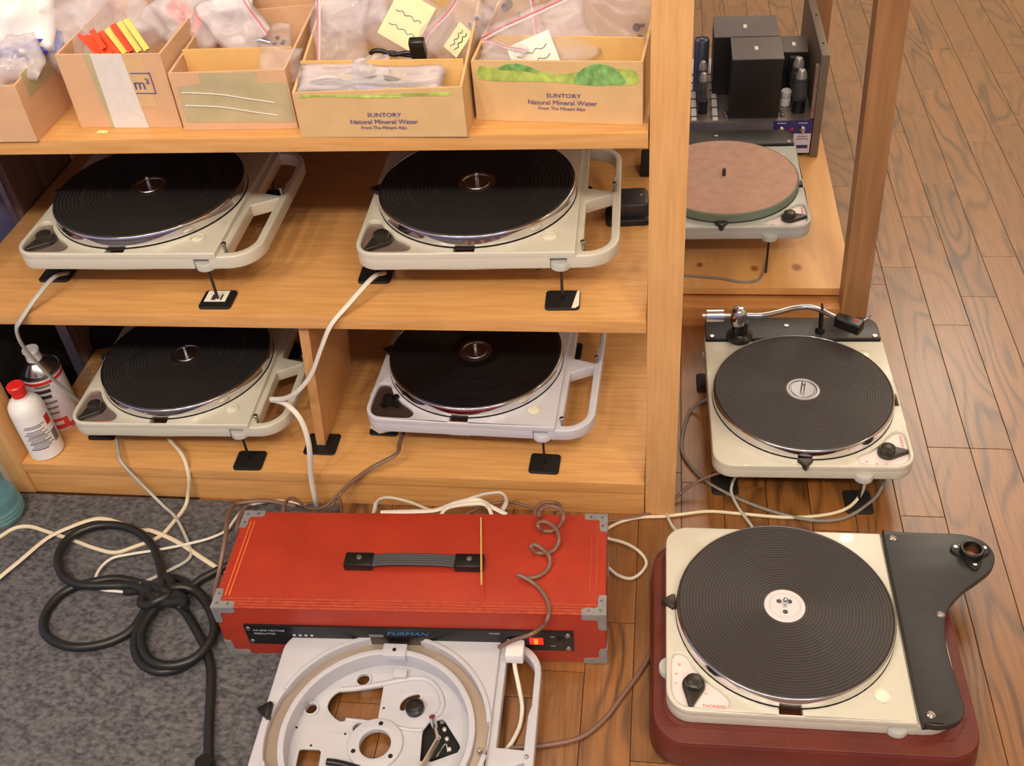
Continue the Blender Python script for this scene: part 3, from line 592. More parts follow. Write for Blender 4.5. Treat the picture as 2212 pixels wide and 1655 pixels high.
for (a, b) in ((104, 158), (8, 74), (-60, -10), (200, 250)):
    link('raised_lip', plate_mesh([pts_circ(0, 0, RW + .0035, 20, a, b) + pts_circ(0, 0, RW - .003, 20, a, b)[::-1]], FZ - .013, FZ + .004, .001), 'bare_grey', t8)
bs = plate_mesh([pts_circ(bc[0], bc[1], .039, 40), pts_circ(bc[0], bc[1], .0222, 30)], FLZ - .006, FLZ + .005, .0015)
bo = link('bearing_boss', bs, 'bare_grey', t8)
for a in (85, 205, 325):
    lathe('boss_screw_hole', 'black_matte', [(0, 0), (.0033, 0), (.0033, .0005), (0, .0005)], bo, 12, loc=(bc[0] + .031 * math.cos(R(a)), bc[1] + .031 * math.sin(R(a)), FLZ + .0048))
for (x, y, rr) in ((830, 378, .0125), (503, 560, .0115), (800, 683, .0115)):
    p = w8(x, y, FLZ); link('hole_collar', plate_mesh([pts_circ(*p, rr, 20), pts_circ(*p, rr - .0032, 20)], FLZ - .001, FLZ + .003, .0008), 'bare_grey', t8)
for (x, y) in ((410, 675), (500, 788), (325, 850), (958, 553), (1050, 706), (715, 715)):
    p = w8(x, y, FLZ); lathe('drill_hole', 'black_matte', [(0, 0), (.0017, 0), (.0017, .0004), (0, .0004)], t8, 10, loc=(p[0], p[1], FLZ))
def v8(x, y, z): p = w8(x, y, z); return Vector((p[0], p[1], z))
tube('cast_rib', 'bare_grey', [v8(690, 438, FLZ), v8(800, 428, FLZ), v8(960, 400, FLZ), v8(1150, 368, FLZ), v8(1240, 380, FLZ), v8(1300, 440, FLZ), v8(1328, 520, FLZ), v8(1310, 580, FLZ), v8(1265, 615, FLZ)], .0042, t8, n=8)
tube('cast_rib', 'bare_grey', [v8(720, 625, FLZ), v8(850, 640, FLZ), v8(980, 660, FLZ), v8(1120, 690, FLZ), v8(1200, 690, FLZ)], .003, t8, n=8)
p = w8(1155, 560, FLZ); lathe('idler_post', 'black_gloss', [(0, 0), (.0135, 0), (.0135, .008), (.011, .010), (.011, .011), (.005, .0115), (.005, .013), (0, .013)], t8, 24, loc=(p[0], p[1], FLZ))
p = w8(1065, 352, FLZ); box('cast_block', 'bare_grey', (p[0] - .010, p[1] - .007, FLZ, p[0] + .010, p[1] + .007, FLZ + .009), t8, .0015)
# switch lever and contacts in the triangular opening
tube('switch_arm', 'trough_metal', [v8(1190, 940, FLZ + .012), v8(1300, 750, FLZ + .012)], .009, t8, k=1, n=6, flat=.25)
tube('switch_arm', 'trough_metal', [v8(1300, 750, FLZ + .014), v8(1285, 690, FLZ + .014)], .0085, t8, k=1, n=6, flat=.3)
p = w8(1302, 748, FLZ + .014); lathe('lever_rivet', 'chrome', [(0, 0), (.004, 0), (.003, .003), (0, .003)], t8, 14, loc=(p[0], p[1], FLZ + .018))
tube('lever_pin', 'chrome', [v8(1278, 672, FLZ + .012), v8(1262, 606, FLZ + .03)], .0045, t8, k=1, n=12)
for (x, y) in ((1325, 640), (1340, 690), (1355, 750), (1370, 815)):
    p = w8(x, y, FLZ - .012); lathe('contact', 'getter', [(0, 0), (.0035, 0), (.003, .003), (0, .0034)], t8, 12, loc=(p[0], p[1], FLZ - .012))
tube('contact_spring', 'steel', [v8(1290, 860, FLZ - .012), v8(1345, 780, FLZ - .010), v8(1360, 830, FLZ - .011)], .0012, t8, n=6)
plate('switch_base', 'black_matte', [[w8(*q_, FLZ - .014) for q_ in ((1230, 640), (1350, 640), (1445, 800), (1400, 850), (1180, 890))]], FLZ - .018, FLZ - .012, 0, t8)
tube('black_lever', 'black_gloss', [v8(600, 890, FLZ + .006), v8(680, 902, FLZ + .006), v8(800, 935, FLZ + .006)], .005, t8, n=10)
p = w8(1025, 175, FZ + .002); box('top_bracket', 'bare_grey', (p[0] - .018, p[1] - .013, FZ - .012, p[0] + .018, p[1] + .009, FZ + .001), t8, .003)
lathe('bracket_screw', 'black_matte', [(0, 0), (.003, 0), (.0026, .0012), (0, .0014)], t8, 12, loc=(p[0], p[1] - .002, FZ + .001))
k8 = join(plate_mesh([[(0, -.011), (-.004, -.0125), (-.020, 0), (-.004, .0125), (0, .011)]], FZ - .006, FZ + .010, .0018)); link('strobe_pointer', k8, 'black_gloss', t8, (XA + .012, .022, 0))
for (sx, sy) in ((XM + .016, YB - .012), (XB - .010, -.022), (XM - .012, -.016)):
    lathe('screw', 'steel', [(0, 0), (.0036, 0), (.003, .002), (0, .0022)], t8, 12, loc=(sx, sy, FZ - .0072))
for (fx, fy) in FOOT:
    lathe('foot_post', 'dark_steel', [(0, 0), (.012, 0), (.012, FZ - .028), (0, FZ - .028)], t8, 16, loc=(fx * .98, fy * .96, 0))
# ---------------------------------------------------------------- valve amplifier on the pine board
am = empty('valve_amplifier', (0, 0, ZB), 0, 'black valve amplifier with transformers, glass tubes and a thick grey side panel', 'amplifier')
def abox(n, m, b, parent=None, bev=.0015, **k): return box(n, m, (b[0], b[1], b[2] - ZB, b[3], b[4], b[5] - ZB), parent or am, bev, **k)
ZC = .168
abox('chassis', 'amp_metal', (.02, 1.082, .118, .358, 1.44, ZC), None, .002)
abox('front_strip', 'amp_strip', (.02, 1.078, .138, .270, 1.0815, ZC - .001), None, .0008)
abox('lower_front', 'black_satin', (.02, 1.079, ZB + .012, .30, 1.0825, .137), None, .0008)
bp_ = abox('control_plate', 'amp_blue', (.2705, 1.077, .137, .3585, 1.0815, ZC), None, .0008)
lp_ = abox('name_plate', 'amp_label', (.318, 1.0775, .086, .3575, 1.0815, .1365), None, .0008)
for (x, m_) in ((.288, 'chrome'), (.336, 'chrome')):
    o = lathe('toggle', m_, [(0, 0), (.0065, 0), (.0065, .004), (.003, .006), (.0042, .016), (0, .018)], bp_, 16, loc=(x, 1.077, .150 - ZB)); o.rotation_euler[0] = R(90)
    box('mark', 'print_white', (x - .010, 1.0764, .1625 - ZB, x + .010, 1.0772, .1645 - ZB), bp_, 0)
o = lathe('pilot_lamp', 'red_badge', [(0, 0), (.0042, 0), (.003, .003), (0, .0034)], bp_, 14, loc=(.312, 1.077, .148 - ZB)); o.rotation_euler[0] = R(90)
for (z, w_) in ((.128, .011), (.122, .014)): box('print_line', 'print_grey', (.338 - w_, 1.0768, z - ZB, .338 + w_, 1.0776, z + .002 - ZB), lp_, 0)
box('name_badge', 'amp_blue', (.327, 1.0768, .099 - ZB, .352, 1.0776, .107 - ZB), lp_, 0); box('mark', 'ink', (.320, 1.0768, .099 - ZB, .3235, 1.0776, .107 - ZB), lp_, 0)
def trafo(x0, y0, x1, y1, zt, name='transformer'):
    b = abox(name, 'trafo_side', (x0, y0, ZC + .0005, x1, y1, zt - .003), None, .002)
    t_ = abox('top_cover', 'trafo_top', (x0 - .001, y0 - .001, zt - .0028, x1 + .001, y1 + .001, zt), b, .001)
    cx, cy = (x0 + x1) / 2, (y0 + y1) / 2
    abox('paper_tag', 'paper', (cx - .005, cy - .012, zt, cx + .003, cy + .008, zt + .0006), b, 0)
trafo(.169, 1.094, .281, 1.212, .3133); trafo(.132, 1.219, .279, 1.338, .3133); trafo(.296, 1.245, .352, 1.335, .262)
abox('terminal_cover', 'trafo_side', (.310, 1.225, ZC, .335, 1.2445, .255), None, .001)
for (x, y) in ((.162, 1.115), (.290, 1.13), (.2905, 1.105), (.162, 1.10)):
    lathe('bolt_nut', 'steel', [(0, 0), (.006, 0), (.006, .006), (.003, .007), (.003, .011), (0, .011)], am, 8, loc=(x, y, ZC - ZB))
def valve(x, y, h, r, name='valve'):
    v = lathe(name, 'glass_tube', [(0, .030), (r * .8, .030), (r, .040), (r, h * .45), (r * .92, h * .6), (r * .80, h * .8), (r * .72, h * .9), (r * .45, h * .98), (0, h)], am, 28, loc=(x, y, ZC - ZB))
    lathe('valve_base', 'tube_base', [(0, 0), (r * .9, 0), (r * .9, .030), (r * .6, .032), (0, .032)], v, 24)
    lathe('getter', 'getter', [(r * .78, h * .79), (r * .70, h * .895), (r * .44, h * .973), (0, h * .992), (0, h * .985), (r * .40, h * .96), (r * .66, h * .88), (r * .74, h * .79)], v, 24)
    lathe('anode', 'black_satin', [(0, .034), (r * .45, .034), (r * .45, h * .62), (0, h * .62)], v, 12)
valve(.328, 1.128, .105, .017); valve(.326, 1.185, .108, .017); valve(.108, 1.13, .100, .013); valve(.107, 1.185, .104, .013); valve(.325, 1.30, .06, .015)
lathe('capacitor_can', 'capacitor', [(0, 0), (.0175, 0), (.0175, .128), (.0165, .130), (.0165, .1275), (.006, .127), (.006, .131), (0, .131)], am, 28, loc=(.104, 1.245, ZC - ZB))
cc_ = lathe('ceramic_insulator', 'ceramic', [(0, 0), (.012, 0), (.0125, .014), (.011, .017), (.0125, .020), (.0125, .033), (.010, .036), (.004, .036), (.003, .040), (0, .040)], am, 24, loc=(.302, 1.165, ZC - ZB))
for x in (.088, .137):
    t_ = abox('terminal_strip', 'ceramic', (x - .006, 1.084, ZC, x + .006, 1.42, ZC + .003), None, .0008)
    for k in range(6): tube('terminal', 'ink', [(x - .012, 1.10 + k * .045, ZC + .004 - ZB), (x + .012, 1.10 + k * .045, ZC + .004 - ZB)], .0014, t_, k=1, n=6)
sd = abox('side_panel', 'amp_side', (.3595, 1.076, ZB + .001, .378, 1.47, .326), None, .003)
abox('rack_strip', 'amp_metal', (.351, 1.080, .172, .3592, 1.094, .300), sd, .001)
for z in (.19, .25): abox('strip_hole', 'red_badge', (.3535, 1.0792, z, .3570, 1.0802, z + .006), sd, 0)
for y in (1.14, 1.30): lathe('panel_screw', 'black_matte', [(0, 0), (.0032, 0), (.002, .0012), (0, .0014)], sd, 10, loc=(.369, y, .326 - ZB))
for (x, y) in ((.05, 1.1), (.34, 1.1), (.05, 1.42), (.34, 1.42)): lathe('rubber_foot', 'rubber', [(0, 0), (.012, 0), (.014, .012 + .03), (0, .042)], am, 16, loc=(x, y, .0005))
abox('bottom_pan', 'black_satin', (.03, 1.09, ZB + .013, .352, 1.43, .119), None, .002)
# ---------------------------------------------------------------- cardboard boxes on the top shelf
def wall_mesh(x0, x1, y0, y1, za, zb_, zc, zd, t=.0035):
    """open box: wall-top heights at the corners front-left, front-right, back-right, back-left"""
    bm = bmesh.new()
    o = [(x0, y0), (x1, y0), (x1, y1), (x0, y1)]; i_ = [(x0 + t, y0 + t), (x1 - t, y0 + t), (x1 - t, y1 - t), (x0 + t, y1 - t)]; hh = (za, zb_, zc, zd)
    ob = [bm.verts.new((*p, 0)) for p in o]; ot = [bm.verts.new((*p, h)) for p, h in zip(o, hh)]
    it = [bm.verts.new((*p, h)) for p, h in zip(i_, hh)]; ib = [bm.verts.new((*p, t)) for p in i_]
    for k in range(4):
        n = (k + 1) % 4
        bm.faces.new((ob[k], ob[n], ot[n], ot[k])); bm.faces.new((ot[k], ot[n], it[n], it[k])); bm.faces.new((it[k], it[n], ib[n], ib[k]))
    bm.faces.new(ob[::-1]); bm.faces.new(ib)
    bmesh.ops.recalc_face_normals(bm, faces=bm.faces)
    return bm_mesh(bm, 'walls')
def carton(x, y, yaw, w, dp, hs, label, m='cardboard', divider=None):
    b = empty('cardboard_box', (x, y, Z3 + .0004), yaw, label, 'box', 'cardboard boxes on the top shelf')
    link('walls', wall_mesh(0, w, 0, dp, *hs), m, b)
    if divider:
        dy, dh = divider; box('divider', 'cardboard_in', (.004, dy, .004, w - .004, dy + .003, dh), b, .0005)
    return b
def fpatch(b, n, m, P, off=.0006, parent=None):
    """flat patch glued on a box front: outline in (x, z)"""
    me = plate_mesh([P], 0, off, 0); me.transform(Matrix.Rotation(R(90), 4, 'X')); return link(n, me, m, parent or b)
bA = carton(-1.06, -.004, 0, .243, .125, (.080, .080, .090, .090), 'pinkish cardboard box at the left end of the top shelf, cut by the frame', 'cardboard_pink')
box('tape', 'tape_tan', (.2395, .02, .055, .2436, .11, .0865), bA, 0)
bB = carton(-.772, .036, R(-2), .148, .165, (.103, .103, .112, .112), 'cardboard box with a white paper tape down its front', 'cardboard_pink')
fpatch(bB, 'tape_tan_strip', 'tape_tan', [(.045, .0), (.058, .0), (.056, .1035), (.040, .1035)])
wt = fpatch(bB, 'white_tape', 'tape_white', [(.050, .0), (.100, .0), (.094, .104), (.051, .104)], .0010)
fpatch(bB, 'brown_patch', 'cardboard', [(.094, .030), (.122, .030), (.122, .098), (.094, .098)], .0004)
text('print', 'm³', .022, 'print_blue', bB, (.110, -.0012, .062), FR)
for (x0, z0, x1, z1) in ((.098, .049, .126, .050), (.098, .077, .126, .078), (.125, .049, .126, .078)): fpatch(bB, 'print_frame', 'print_blue', [(x0, z0), (x1, z0), (x1, z1), (x0, z1)], .0010)
bC = carton(-.618, .023, 0, .158, .170, (.080, .082, .100, .092), 'small pink cardboard box wrapped with wide clear tape', 'cardboard_pink', (.05, .090))
fpatch(bC, 'clear_tape', 'tape_tan', [(.006, .012), (.156, .010), (.156, .066), (.120, .066), (.118, .080), (.042, .080), (.040, .066), (.008, .062)])
for zz_ in (.030, .048): tube('tape_crease', 'tape_white', [(.012, -.0012, zz_ + .006), (.06, -.0014, zz_ + .003), (.10, -.0014, zz_ - .004), (.135, -.0012, zz_ - .010)], .0008, bC, n=6)
HILL1 = [(.010, .054), (.030, .056), (.060, .0555), (.085, .054), (.100, .0535), (.130, .054), (.160, .056), (.205, .056), (.205, .0605), (.15, .0595), (.10, .0575), (.05, .0585), (.01, .0585)]
bD = carton(-.449, 0, R(-1.2), .220, .200, (.061, .067, .118, .118), 'cut-down mineral water carton with a low front, second from the right', 'cardboard', (.040, .085))
fpatch(bD, 'green_print', 'print_green', HILL1)
bE = carton(-.2235, .041, R(-5.5), .2155, .180, (.080, .083, .100, .096), 'mineral water carton printed with green hills, beside the post', 'cardboard', (.045, .094))
fpatch(bE, 'green_print', 'print_green', smooth_loop([(.010, .056), (.060, .055), (.100, .055), (.135, .053), (.205, .054), (.207, .070), (.190, .074), (.150, .072), (.125, .067), (.100, .066), (.075, .073), (.050, .076), (.030, .072), (.010, .073)], 3))
fpatch(bE, 'tree_print', 'print_dkgreen', smooth_loop([(.130, .055), (.150, .052), (.175, .053), (.195, .056), (.190, .066), (.178, .076), (.160, .080), (.145, .075), (.134, .066)], 3), .0009)
fpatch(bE, 'hill_print', 'print_dkgreen', smooth_loop([(.035, .070), (.06, .069), (.085, .067), (.078, .073), (.060, .078), (.042, .076)], 3), .0009)
for (b, z, cx) in ((bD, .0, .110), (bE, .006, .110)):
    text('print', 'SUNTORY', .0078, 'print_blue', b, (cx + .006, -.0012, .031 + z), FR, sx=1.25)
    text('print', 'Natural Mineral Water', .0088, 'print_blue', b, (cx + .004, -.0012, .0215 + z), FR, sx=1.08)
    text('print', 'From The Minami Alps', .0062, 'print_blue', b, (cx + .003, -.0012, .0135 + z), FR, sx=1.05)
bF = carton(-.615, .215, 0, .165, .12, (.140, .140, .140, .140), 'taller cardboard box standing behind the small taped box', 'cardboard_pink')
bG = carton(-.85, .24, 0, .22, .13, (.13, .13, .13, .13), 'cardboard box at the back behind the box with white tape', 'cardboard_pink')
bH = carton(-.44, .225, 0, .43, .15, (.11, .11, .11, .11), 'wide cardboard box at the back behind the mineral water cartons', 'cardboard')
# ---------------------------------------------------------------- plastic bags and other contents of the boxes
def bag_mesh(w, h, seed, bulge=.012, nx=16, ny=12):
    bm = bmesh.new(); rows = {}
    for side in (1, -1):
        for j in range(ny + 1):
            for i in range(nx + 1):
                u, v = i / nx, j / ny
                edge = i in (0, nx) or j in (0, ny)
                e = (math.sin(math.pi * u) * math.sin(math.pi * min(v, .93) / .93)) ** .6 if 0 < u < 1 and 0 < v < .93 else 0
                wob = .010 * pnoise(Vector((u * 2.2 + seed, v * 2.2, 3.1))) + .006 * pnoise(Vector((u * 6 + seed, v * 5, seed)))
                cr = .0045 * pnoise(Vector((u * 11 + seed * 2, v * 9, side * 7.)))
                p = Vector(((u - .5) * w + .006 * pnoise(Vector((v * 3, seed, 1.))), (v - .5) * h + .006 * pnoise(Vector((u * 3, seed, 9.))), wob * 1.6 + side * (bulge * e + cr * e)))
                if edge and side == -1: rows[(side, i, j)] = rows[(1, i, j)]
                else: rows[(side, i, j)] = bm.verts.new(p)
        for j in range(ny):
            for i in range(nx):
                q = [rows[(side, i, j)], rows[(side, i + 1, j)], rows[(side, i + 1, j + 1)], rows[(side, i, j + 1)]]
                bm.faces.new(q if side == 1 else q[::-1])
    me = bm_mesh(bm, 'film'); me.polygons.foreach_set('use_smooth', [True] * len(me.polygons)); return me
BAGG = 'plastic bags in the cardboard boxes'
def bag(c, w, h, rot, seed, label, film='film', zipc=True, note=None, fill=None, bulge=.012):
    """c centre; rot = (tilt towards the viewer, spin in the sheet, turn about the vertical)"""
    b = empty('plastic_bag', c, 0, label, 'bag', BAGG)
    b.rotation_mode = 'QUATERNION'
    b.rotation_quaternion = (Matrix.Rotation(R(rot[2]), 3, 'Z') @ Matrix.Rotation(R(rot[0]), 3, 'X') @ Matrix.Rotation(R(rot[1]), 3, 'Z')).to_quaternion()
    link('film', bag_mesh(w, h, seed, bulge), film, b)
    if zipc:
        for dy, m_, th in ((h * .40, 'zip_red', .0011), (h * .36, 'film_thick', .0018)):
            tube('zip_strip', m_, [Vector((x * w, dy, .016 * pnoise(Vector(((x + .5) * 2.2 + seed, 1.9, 3.1))) + .003)) for x in (-.48, -.25, 0, .25, .48)], th, b, n=6)
    if note:
        m_, (nx0, ny0, nx1, ny1) = note
        k = box('note', m_, (nx0 * w, ny0 * h, bulge * .55, nx1 * w, ny1 * h, bulge * .55 + .0006), b, 0)
        for t in (.3, .6):
            yy = (ny0 + (ny1 - ny0) * t) * h
            tube('handwriting', 'ink', [Vector(((nx0 + (nx1 - nx0) * (.15 + .7 * q / 8)) * w, yy + .0022 * math.sin(q * 2.3 + seed), bulge * .55 + .0010)) for q in range(9)], .0006, k, k=2, n=5)
    for (fm, kind, fx, fy, fs) in fill or []:
        if kind == 'lump':
            for q in range(4):
                o = lathe('content', fm, [(fs * .18, -fs * .12), (fs * .42, -fs * .12), (fs * .42, fs * .12), (fs * .18, fs * .12), (fs * .18, -fs * .12)], b, 14, loc=(fx * w + fs * math.cos(q * 1.9 + seed), fy * h + fs * .7 * math.sin(q * 1.9 + seed), 0)); o.rotation_euler = (q * .7, seed + q, 0)
        else: tube('content', fm, [Vector((fx * w - fs, fy * h, 0)), Vector((fx * w, fy * h + fs * .15, .003)), Vector((fx * w + fs, fy * h - fs * .1, 0))], .0045, b, n=8)
    return b
bag(aty(28, 128, .045), .075, .060, (52, 10, 0), 1.3, 'small sparkling clear bag in the box at the left end', 'film_thick', False, None, [('getter', 'lump', -.15, -.1, .008), ('paper', 'lump', .15, .05, .008)], .016)
bag(aty(215, 62, .10), .155, .110, (58, 25, 12), 2.7, 'large clear bag with red and yellow strips in the box with white tape', 'film', False, None, None, .016)
bag(aty(398, 42, .15), .105, .085, (55, -40, 0), 4.1, 'clear bag with an orange and white label at the back of the taped box', 'film_thick', False, ('stick_red', (-.25, -.1, .25, .2)), None, .012)
bag(aty(505, 45, .135), .085, .070, (60, -58, 5), 5.5, 'whitish zip bag hanging over the small taped box', 'film_thick', True, None, None, .010)
bag(aty(560, 92, .13), .090, .045, (50, 0, 5), 6.2, 'crumpled clear bag with metal bits in the small taped box', 'film', False, None, [('steel', 'rod', 0, 0, .016), ('dark_steel', 'lump', .3, 0, .007)], .012)
bag(aty(605, 138, .052), .055, .045, (62, -12, 8), 7.7, 'clear bag leaning on the divider of the small taped box', 'film', False, None, None, .008)
bag(aty(735, 88, .105), .115, .075, (55, 88, 0), 8.4, 'clear zip bag upright at the left of the low-front water carton', 'film', True, None, None, .014)
bag(aty(872, 52, .145), .110, .090, (58, -30, 0), 9.9, 'clear bag with a handwritten yellow note in the low-front water carton', 'film', False, ('note_yellow', (-.22, -.30, .28, .42)), None, .012)
bag(aty(800, 180, .024), .190, .044, (62, -2, 1), 11.2, 'long lilac zip bag with grey cables along the front of the low-front water carton', 'film_thick', False, None, [('dark_steel', 'rod', -.25, -.05, .03), ('cord_mid', 'rod', .1, 0, .04), ('blue_plastic', 'rod', .0, -.2, .02)], .012)
bag(aty(800, 152, .036), .050, .035, (56, 15, 0), 12.6, 'small white bag behind the long lilac bag', 'film_thick', False, None, None, .010)
bag(aty(990, 62, .12), .095, .070, (60, 60, -20), 13.1, 'clear zip bag with small metal parts at the right of the low-front water carton', 'film', True, ('note_yellow', (-.3, -.35, .1, .0)), [('steel', 'lump', .2, -.2, .007)], .012)
bag(aty(1165, 92, .075), .135, .090, (54, 22, 0), 14.8, 'pink-edged zip bag with a paper slip in the carton beside the post', 'film', True, ('paper', (-.30, -.38, .12, .10)), None, .010)
bag(aty(1300, 36, .13), .150, .090, (56, -12, 0), 15.2, 'large clear zip bag at the back of the carton beside the post', 'film', True, None, [('dark_steel', 'lump', .38, -.1, .012)], .014)
bag(aty(1105, 32, .14), .080, .080, (60, -75, -10), 16.4, 'clear bag with dark washers at the left of the carton beside the post', 'film', True, None, [('cord_mid', 'lump', 0, 0, .014)], .012)
bag(aty(1085, 124, .055), .060, .035, (52, -14, 0), 17.9, 'small zip bag in the front corner of the carton beside the post', 'film', True, None, None, .008)
bag(aty(760, 12, .17), .100, .060, (60, 5, 0), 18.3, 'glittering clear bag lying on the rim behind the low-front water carton', 'film_thick', False, None, [('chrome', 'lump', .1, 0, .008)], .014)
bag(aty(130, 28, .17), .130, .080, (58, -12, 0), 19.4, 'pale milky bag behind the white package on the left', 'film_thick', False, None, [('white_plastic', 'lump', 0, 0, .018)], .02)
bag(aty(330, 12, .20), .090, .060, (58, 20, 0), 20.5, 'small milky bag at the top edge behind the orange-labelled bag', 'film_thick', False, None, None, .014)
# coloured strips standing in the big bag
strips = [(182, 88, 215, 118, 'stick_red'), (196, 90, 232, 118, 'stick_red'), (212, 88, 244, 117, 'stick_red'), (226, 82, 258, 117, 'stick_red'), (240, 76, 272, 116, 'stick_yellow'), (252, 66, 284, 112, 'stick_red'), (266, 60, 302, 112, 'stick_yellow'), (280, 54, 318, 108, 'stick_yellow'), (206, 78, 226, 106, 'stick_red')]
STRIP = ['leftmost red plastic strip in the clear bag in the white-taped box', 'second red strip from the left in the clear bag', 'fourth red strip from the left in the clear bag', 'fifth red strip from the left, beside the first yellow one', 'yellow plastic strip between two red strips in the clear bag', 'rightmost red strip, between two yellow strips in the clear bag', 'yellow strip just right of the rightmost red strip', 'rightmost yellow strip in the clear bag', 'short third red strip from the left, standing behind the others']
for i, (u0, v0, u1, v1, m_) in enumerate(strips):
    a, b = aty(u0 - 8, v0 - 12, .086 - .002 * i), aty(u1, v1, .058)
    o = tube('plastic_strip', m_, [b, a.lerp(b, .5), a], .0034, None, k=1, n=6, flat=1.35)
    tag(o, STRIP[i], 'strip', 'coloured strips in the clear bag')
# white and blue package, white tub, black clip
wp = empty('white_package', aty(30, 40, .10), 0, 'glossy white package with a blue base lying on the left-hand boxes', 'package')
b_ = bag_mesh(.11, .10, 3.3, .03); o = link('wrapper', b_, 'white_plastic', wp); o.rotation_euler = (R(50), 0, R(10))
o = link('blue_base', bag_mesh(.105, .035, 6.3, .016), 'blue_plastic', wp, (.012, -.02, -.030)); o.rotation_euler = (R(40), 0, R(12))
wt_ = empty('white_tub_lid', aty(498, 6, .18), 0, 'white plastic lid on the boxes at the top edge of the picture', 'lid')
l_ = plate_mesh([pts_rr(-.03, -.018, .03, .018, .012)], 0, .010, .003); o = link('lid', l_, 'white_plastic', wt_); o.rotation_euler = (R(35), 0, R(20))
ck = empty('black_clip', (0, 0, 0), 0, 'black plastic clip with curled arms in the low-front water carton', 'clip')
yk = .058
tube('arm', 'black_gloss', [aty(800, 116, yk), aty(808, 110, yk), aty(826, 110, yk), aty(850, 118, yk), aty(880, 114, yk), aty(902, 118, yk)], .0030, ck, n=8)
tube('arm', 'black_gloss', [aty(826, 122, yk), aty(845, 113, yk), aty(866, 118, yk), aty(895, 121, yk)], .0026, ck, n=8)
o = box('body', 'black_gloss', (-.010, -.006, -.014, .010, .006, .014), ck, .003); o.location = aty(903, 105, yk); o.rotation_euler = (.3, 0, 0)
sc = plate('paper_scrap', 'note_yellow', [[(-.008, -.003), (.007, -.004), (.008, .003), (-.007, .004)]], 0, .0005, 0, None, loc=atz(222, 285, Z3 + .0006))
tag(sc, 'tiny yellow paper scrap on the shelf edge in front of the white-taped box', 'scrap')
# ---------------------------------------------------------------- bottles at the lower left
wb = empty('white_bottle', (-1.070, .036, Z1), R(-20), 'white plastic bottle with a red cap standing on the bottom shelf', 'bottle')
hb_ = aty(85, 868, .048).z - Z1
lathe('body', 'white_plastic', [(0, 0), (.026, 0), (.030, .003), (.030, hb_ - .006), (.0285, hb_ + .006), (.022, hb_ + .016), (.013, hb_ + .021), (.013, hb_ + .026), (0, hb_ + .026)], wb, 40)
lathe('cap', 'red_cap', [(0, hb_ + .022), (.0125, hb_ + .022), (.0125, hb_ + .034), (.0145, hb_ + .040), (.0150, hb_ + .048), (.013, hb_ + .050), (0, hb_ + .050)], wb, 28)
def wrap(parent, n, m, r, a0, a1, z0, z1):
    k = max(3, int(abs(a1 - a0) / 6)); vs = []; fs = []
    for i in range(k + 1):
        a = R(a0 + (a1 - a0) * i / k); c, s = math.cos(a), math.sin(a); vs += [(r * c, r * s, z0), (r * c, r * s, z1), ((r - .0006) * c, (r - .0006) * s, z1), ((r - .0006) * c, (r - .0006) * s, z0)]
    for i in range(k):
        for j in range(4): fs.append((i * 4 + j, i * 4 + (j + 1) % 4, i * 4 + 4 + (j + 1) % 4, i * 4 + 4 + j))
    fs += [(0, 1, 2, 3), tuple(k * 4 + q for q in (3, 2, 1, 0))]
    me = bpy.data.meshes.new(n); me.from_pydata(vs, [], fs); me.update(); return link(n, me, m, parent)
for i in range(15):
    z = .028 + i * (hb_ - .055) / 14.
    if i in (12,): continue
    wrap(wb, 'print_line', 'print_grey' if i % 4 else 'ink', .0304, -78 + (i % 3) * 6, -18 + 6 * ((i * 7) % 5), z, z + .0016)
wrap(wb, 'red_mark', 'can_red', .0305, 8, 30, .070, .090); wrap(wb, 'barcode', 'print_grey', .0305, 10, 34, .030, .055)
hc_ = aty(85, 800, .115).z - Z1
cn = empty('spray_can', (-1.078, .118, Z1), R(0), 'white and red aerosol can with a white nozzle behind the white bottle', 'can')
lathe('body', 'can_white', [(0, 0), (.034, 0), (.0355, .003), (.0355, hc_ - .004), (.034, hc_), (0, hc_)], cn, 40)
lathe('dome', 'tin', [(.0345, hc_ - .002), (.0365, hc_), (.0365, hc_ + .004), (.034, hc_ + .005), (.030, hc_ + .004), (.026, hc_ + .012), (.018, hc_ + .022), (.014, hc_ + .025), (0, hc_ + .026)], cn, 40)
lathe('nozzle', 'white_plastic', [(0, hc_ + .025), (.0135, hc_ + .025), (.0125, hc_ + .040), (.0145, hc_ + .043), (.0140, hc_ + .047), (0, hc_ + .047)], cn, 28)
wrap(cn, 'red_band', 'can_red', .0360, -180, 180, hc_ - .011, hc_ - .005)
wrap(cn, 'red_block', 'can_red', .0360, -92, -38, .006, .030); wrap(cn, 'red_foot_band', 'can_red', .0360, -38, 50, .004, .014); wrap(cn, 'white_box', 'can_white', .0363, -84, -52, .016, .024)
for i in range(6): wrap(cn, 'print_line', 'ink' if i in (3, 4) else 'print_grey', .0361, -92 + 5 * (i % 2), -52 + 4 * (i % 3), .042 + i * .0125, .046 + i * .0125 + (.003 if i in (3, 4) else 0))
pb2 = empty('water_bottle', (-1.138, -.062, CZ), 0, 'teal-tinted clear plastic water bottle on the carpet at the left edge', 'bottle')
lathe('bottle', 'pet', [(0, .006), (.020, .002), (.036, .0), (.042, .006), (.042, .030), (.0405, .034), (.042, .038), (.042, .120), (.040, .135), (.028, .165), (.014, .185), (.014, .205), (0, .205)], pb2, 40)
lathe('water', 'water', [(0, .008), (.034, .004), (.0405, .008), (.0405, .052), (0, .052)], pb2, 36)
for z in (.012, .020, .028): lathe('base_rib', 'pet', [(.0415, z), (.0432, z + .0015), (.0415, z + .003)], pb2, 40)
wrap(pb2, 'label', 'pet_label', .0425, -150, -70, .040, .085)
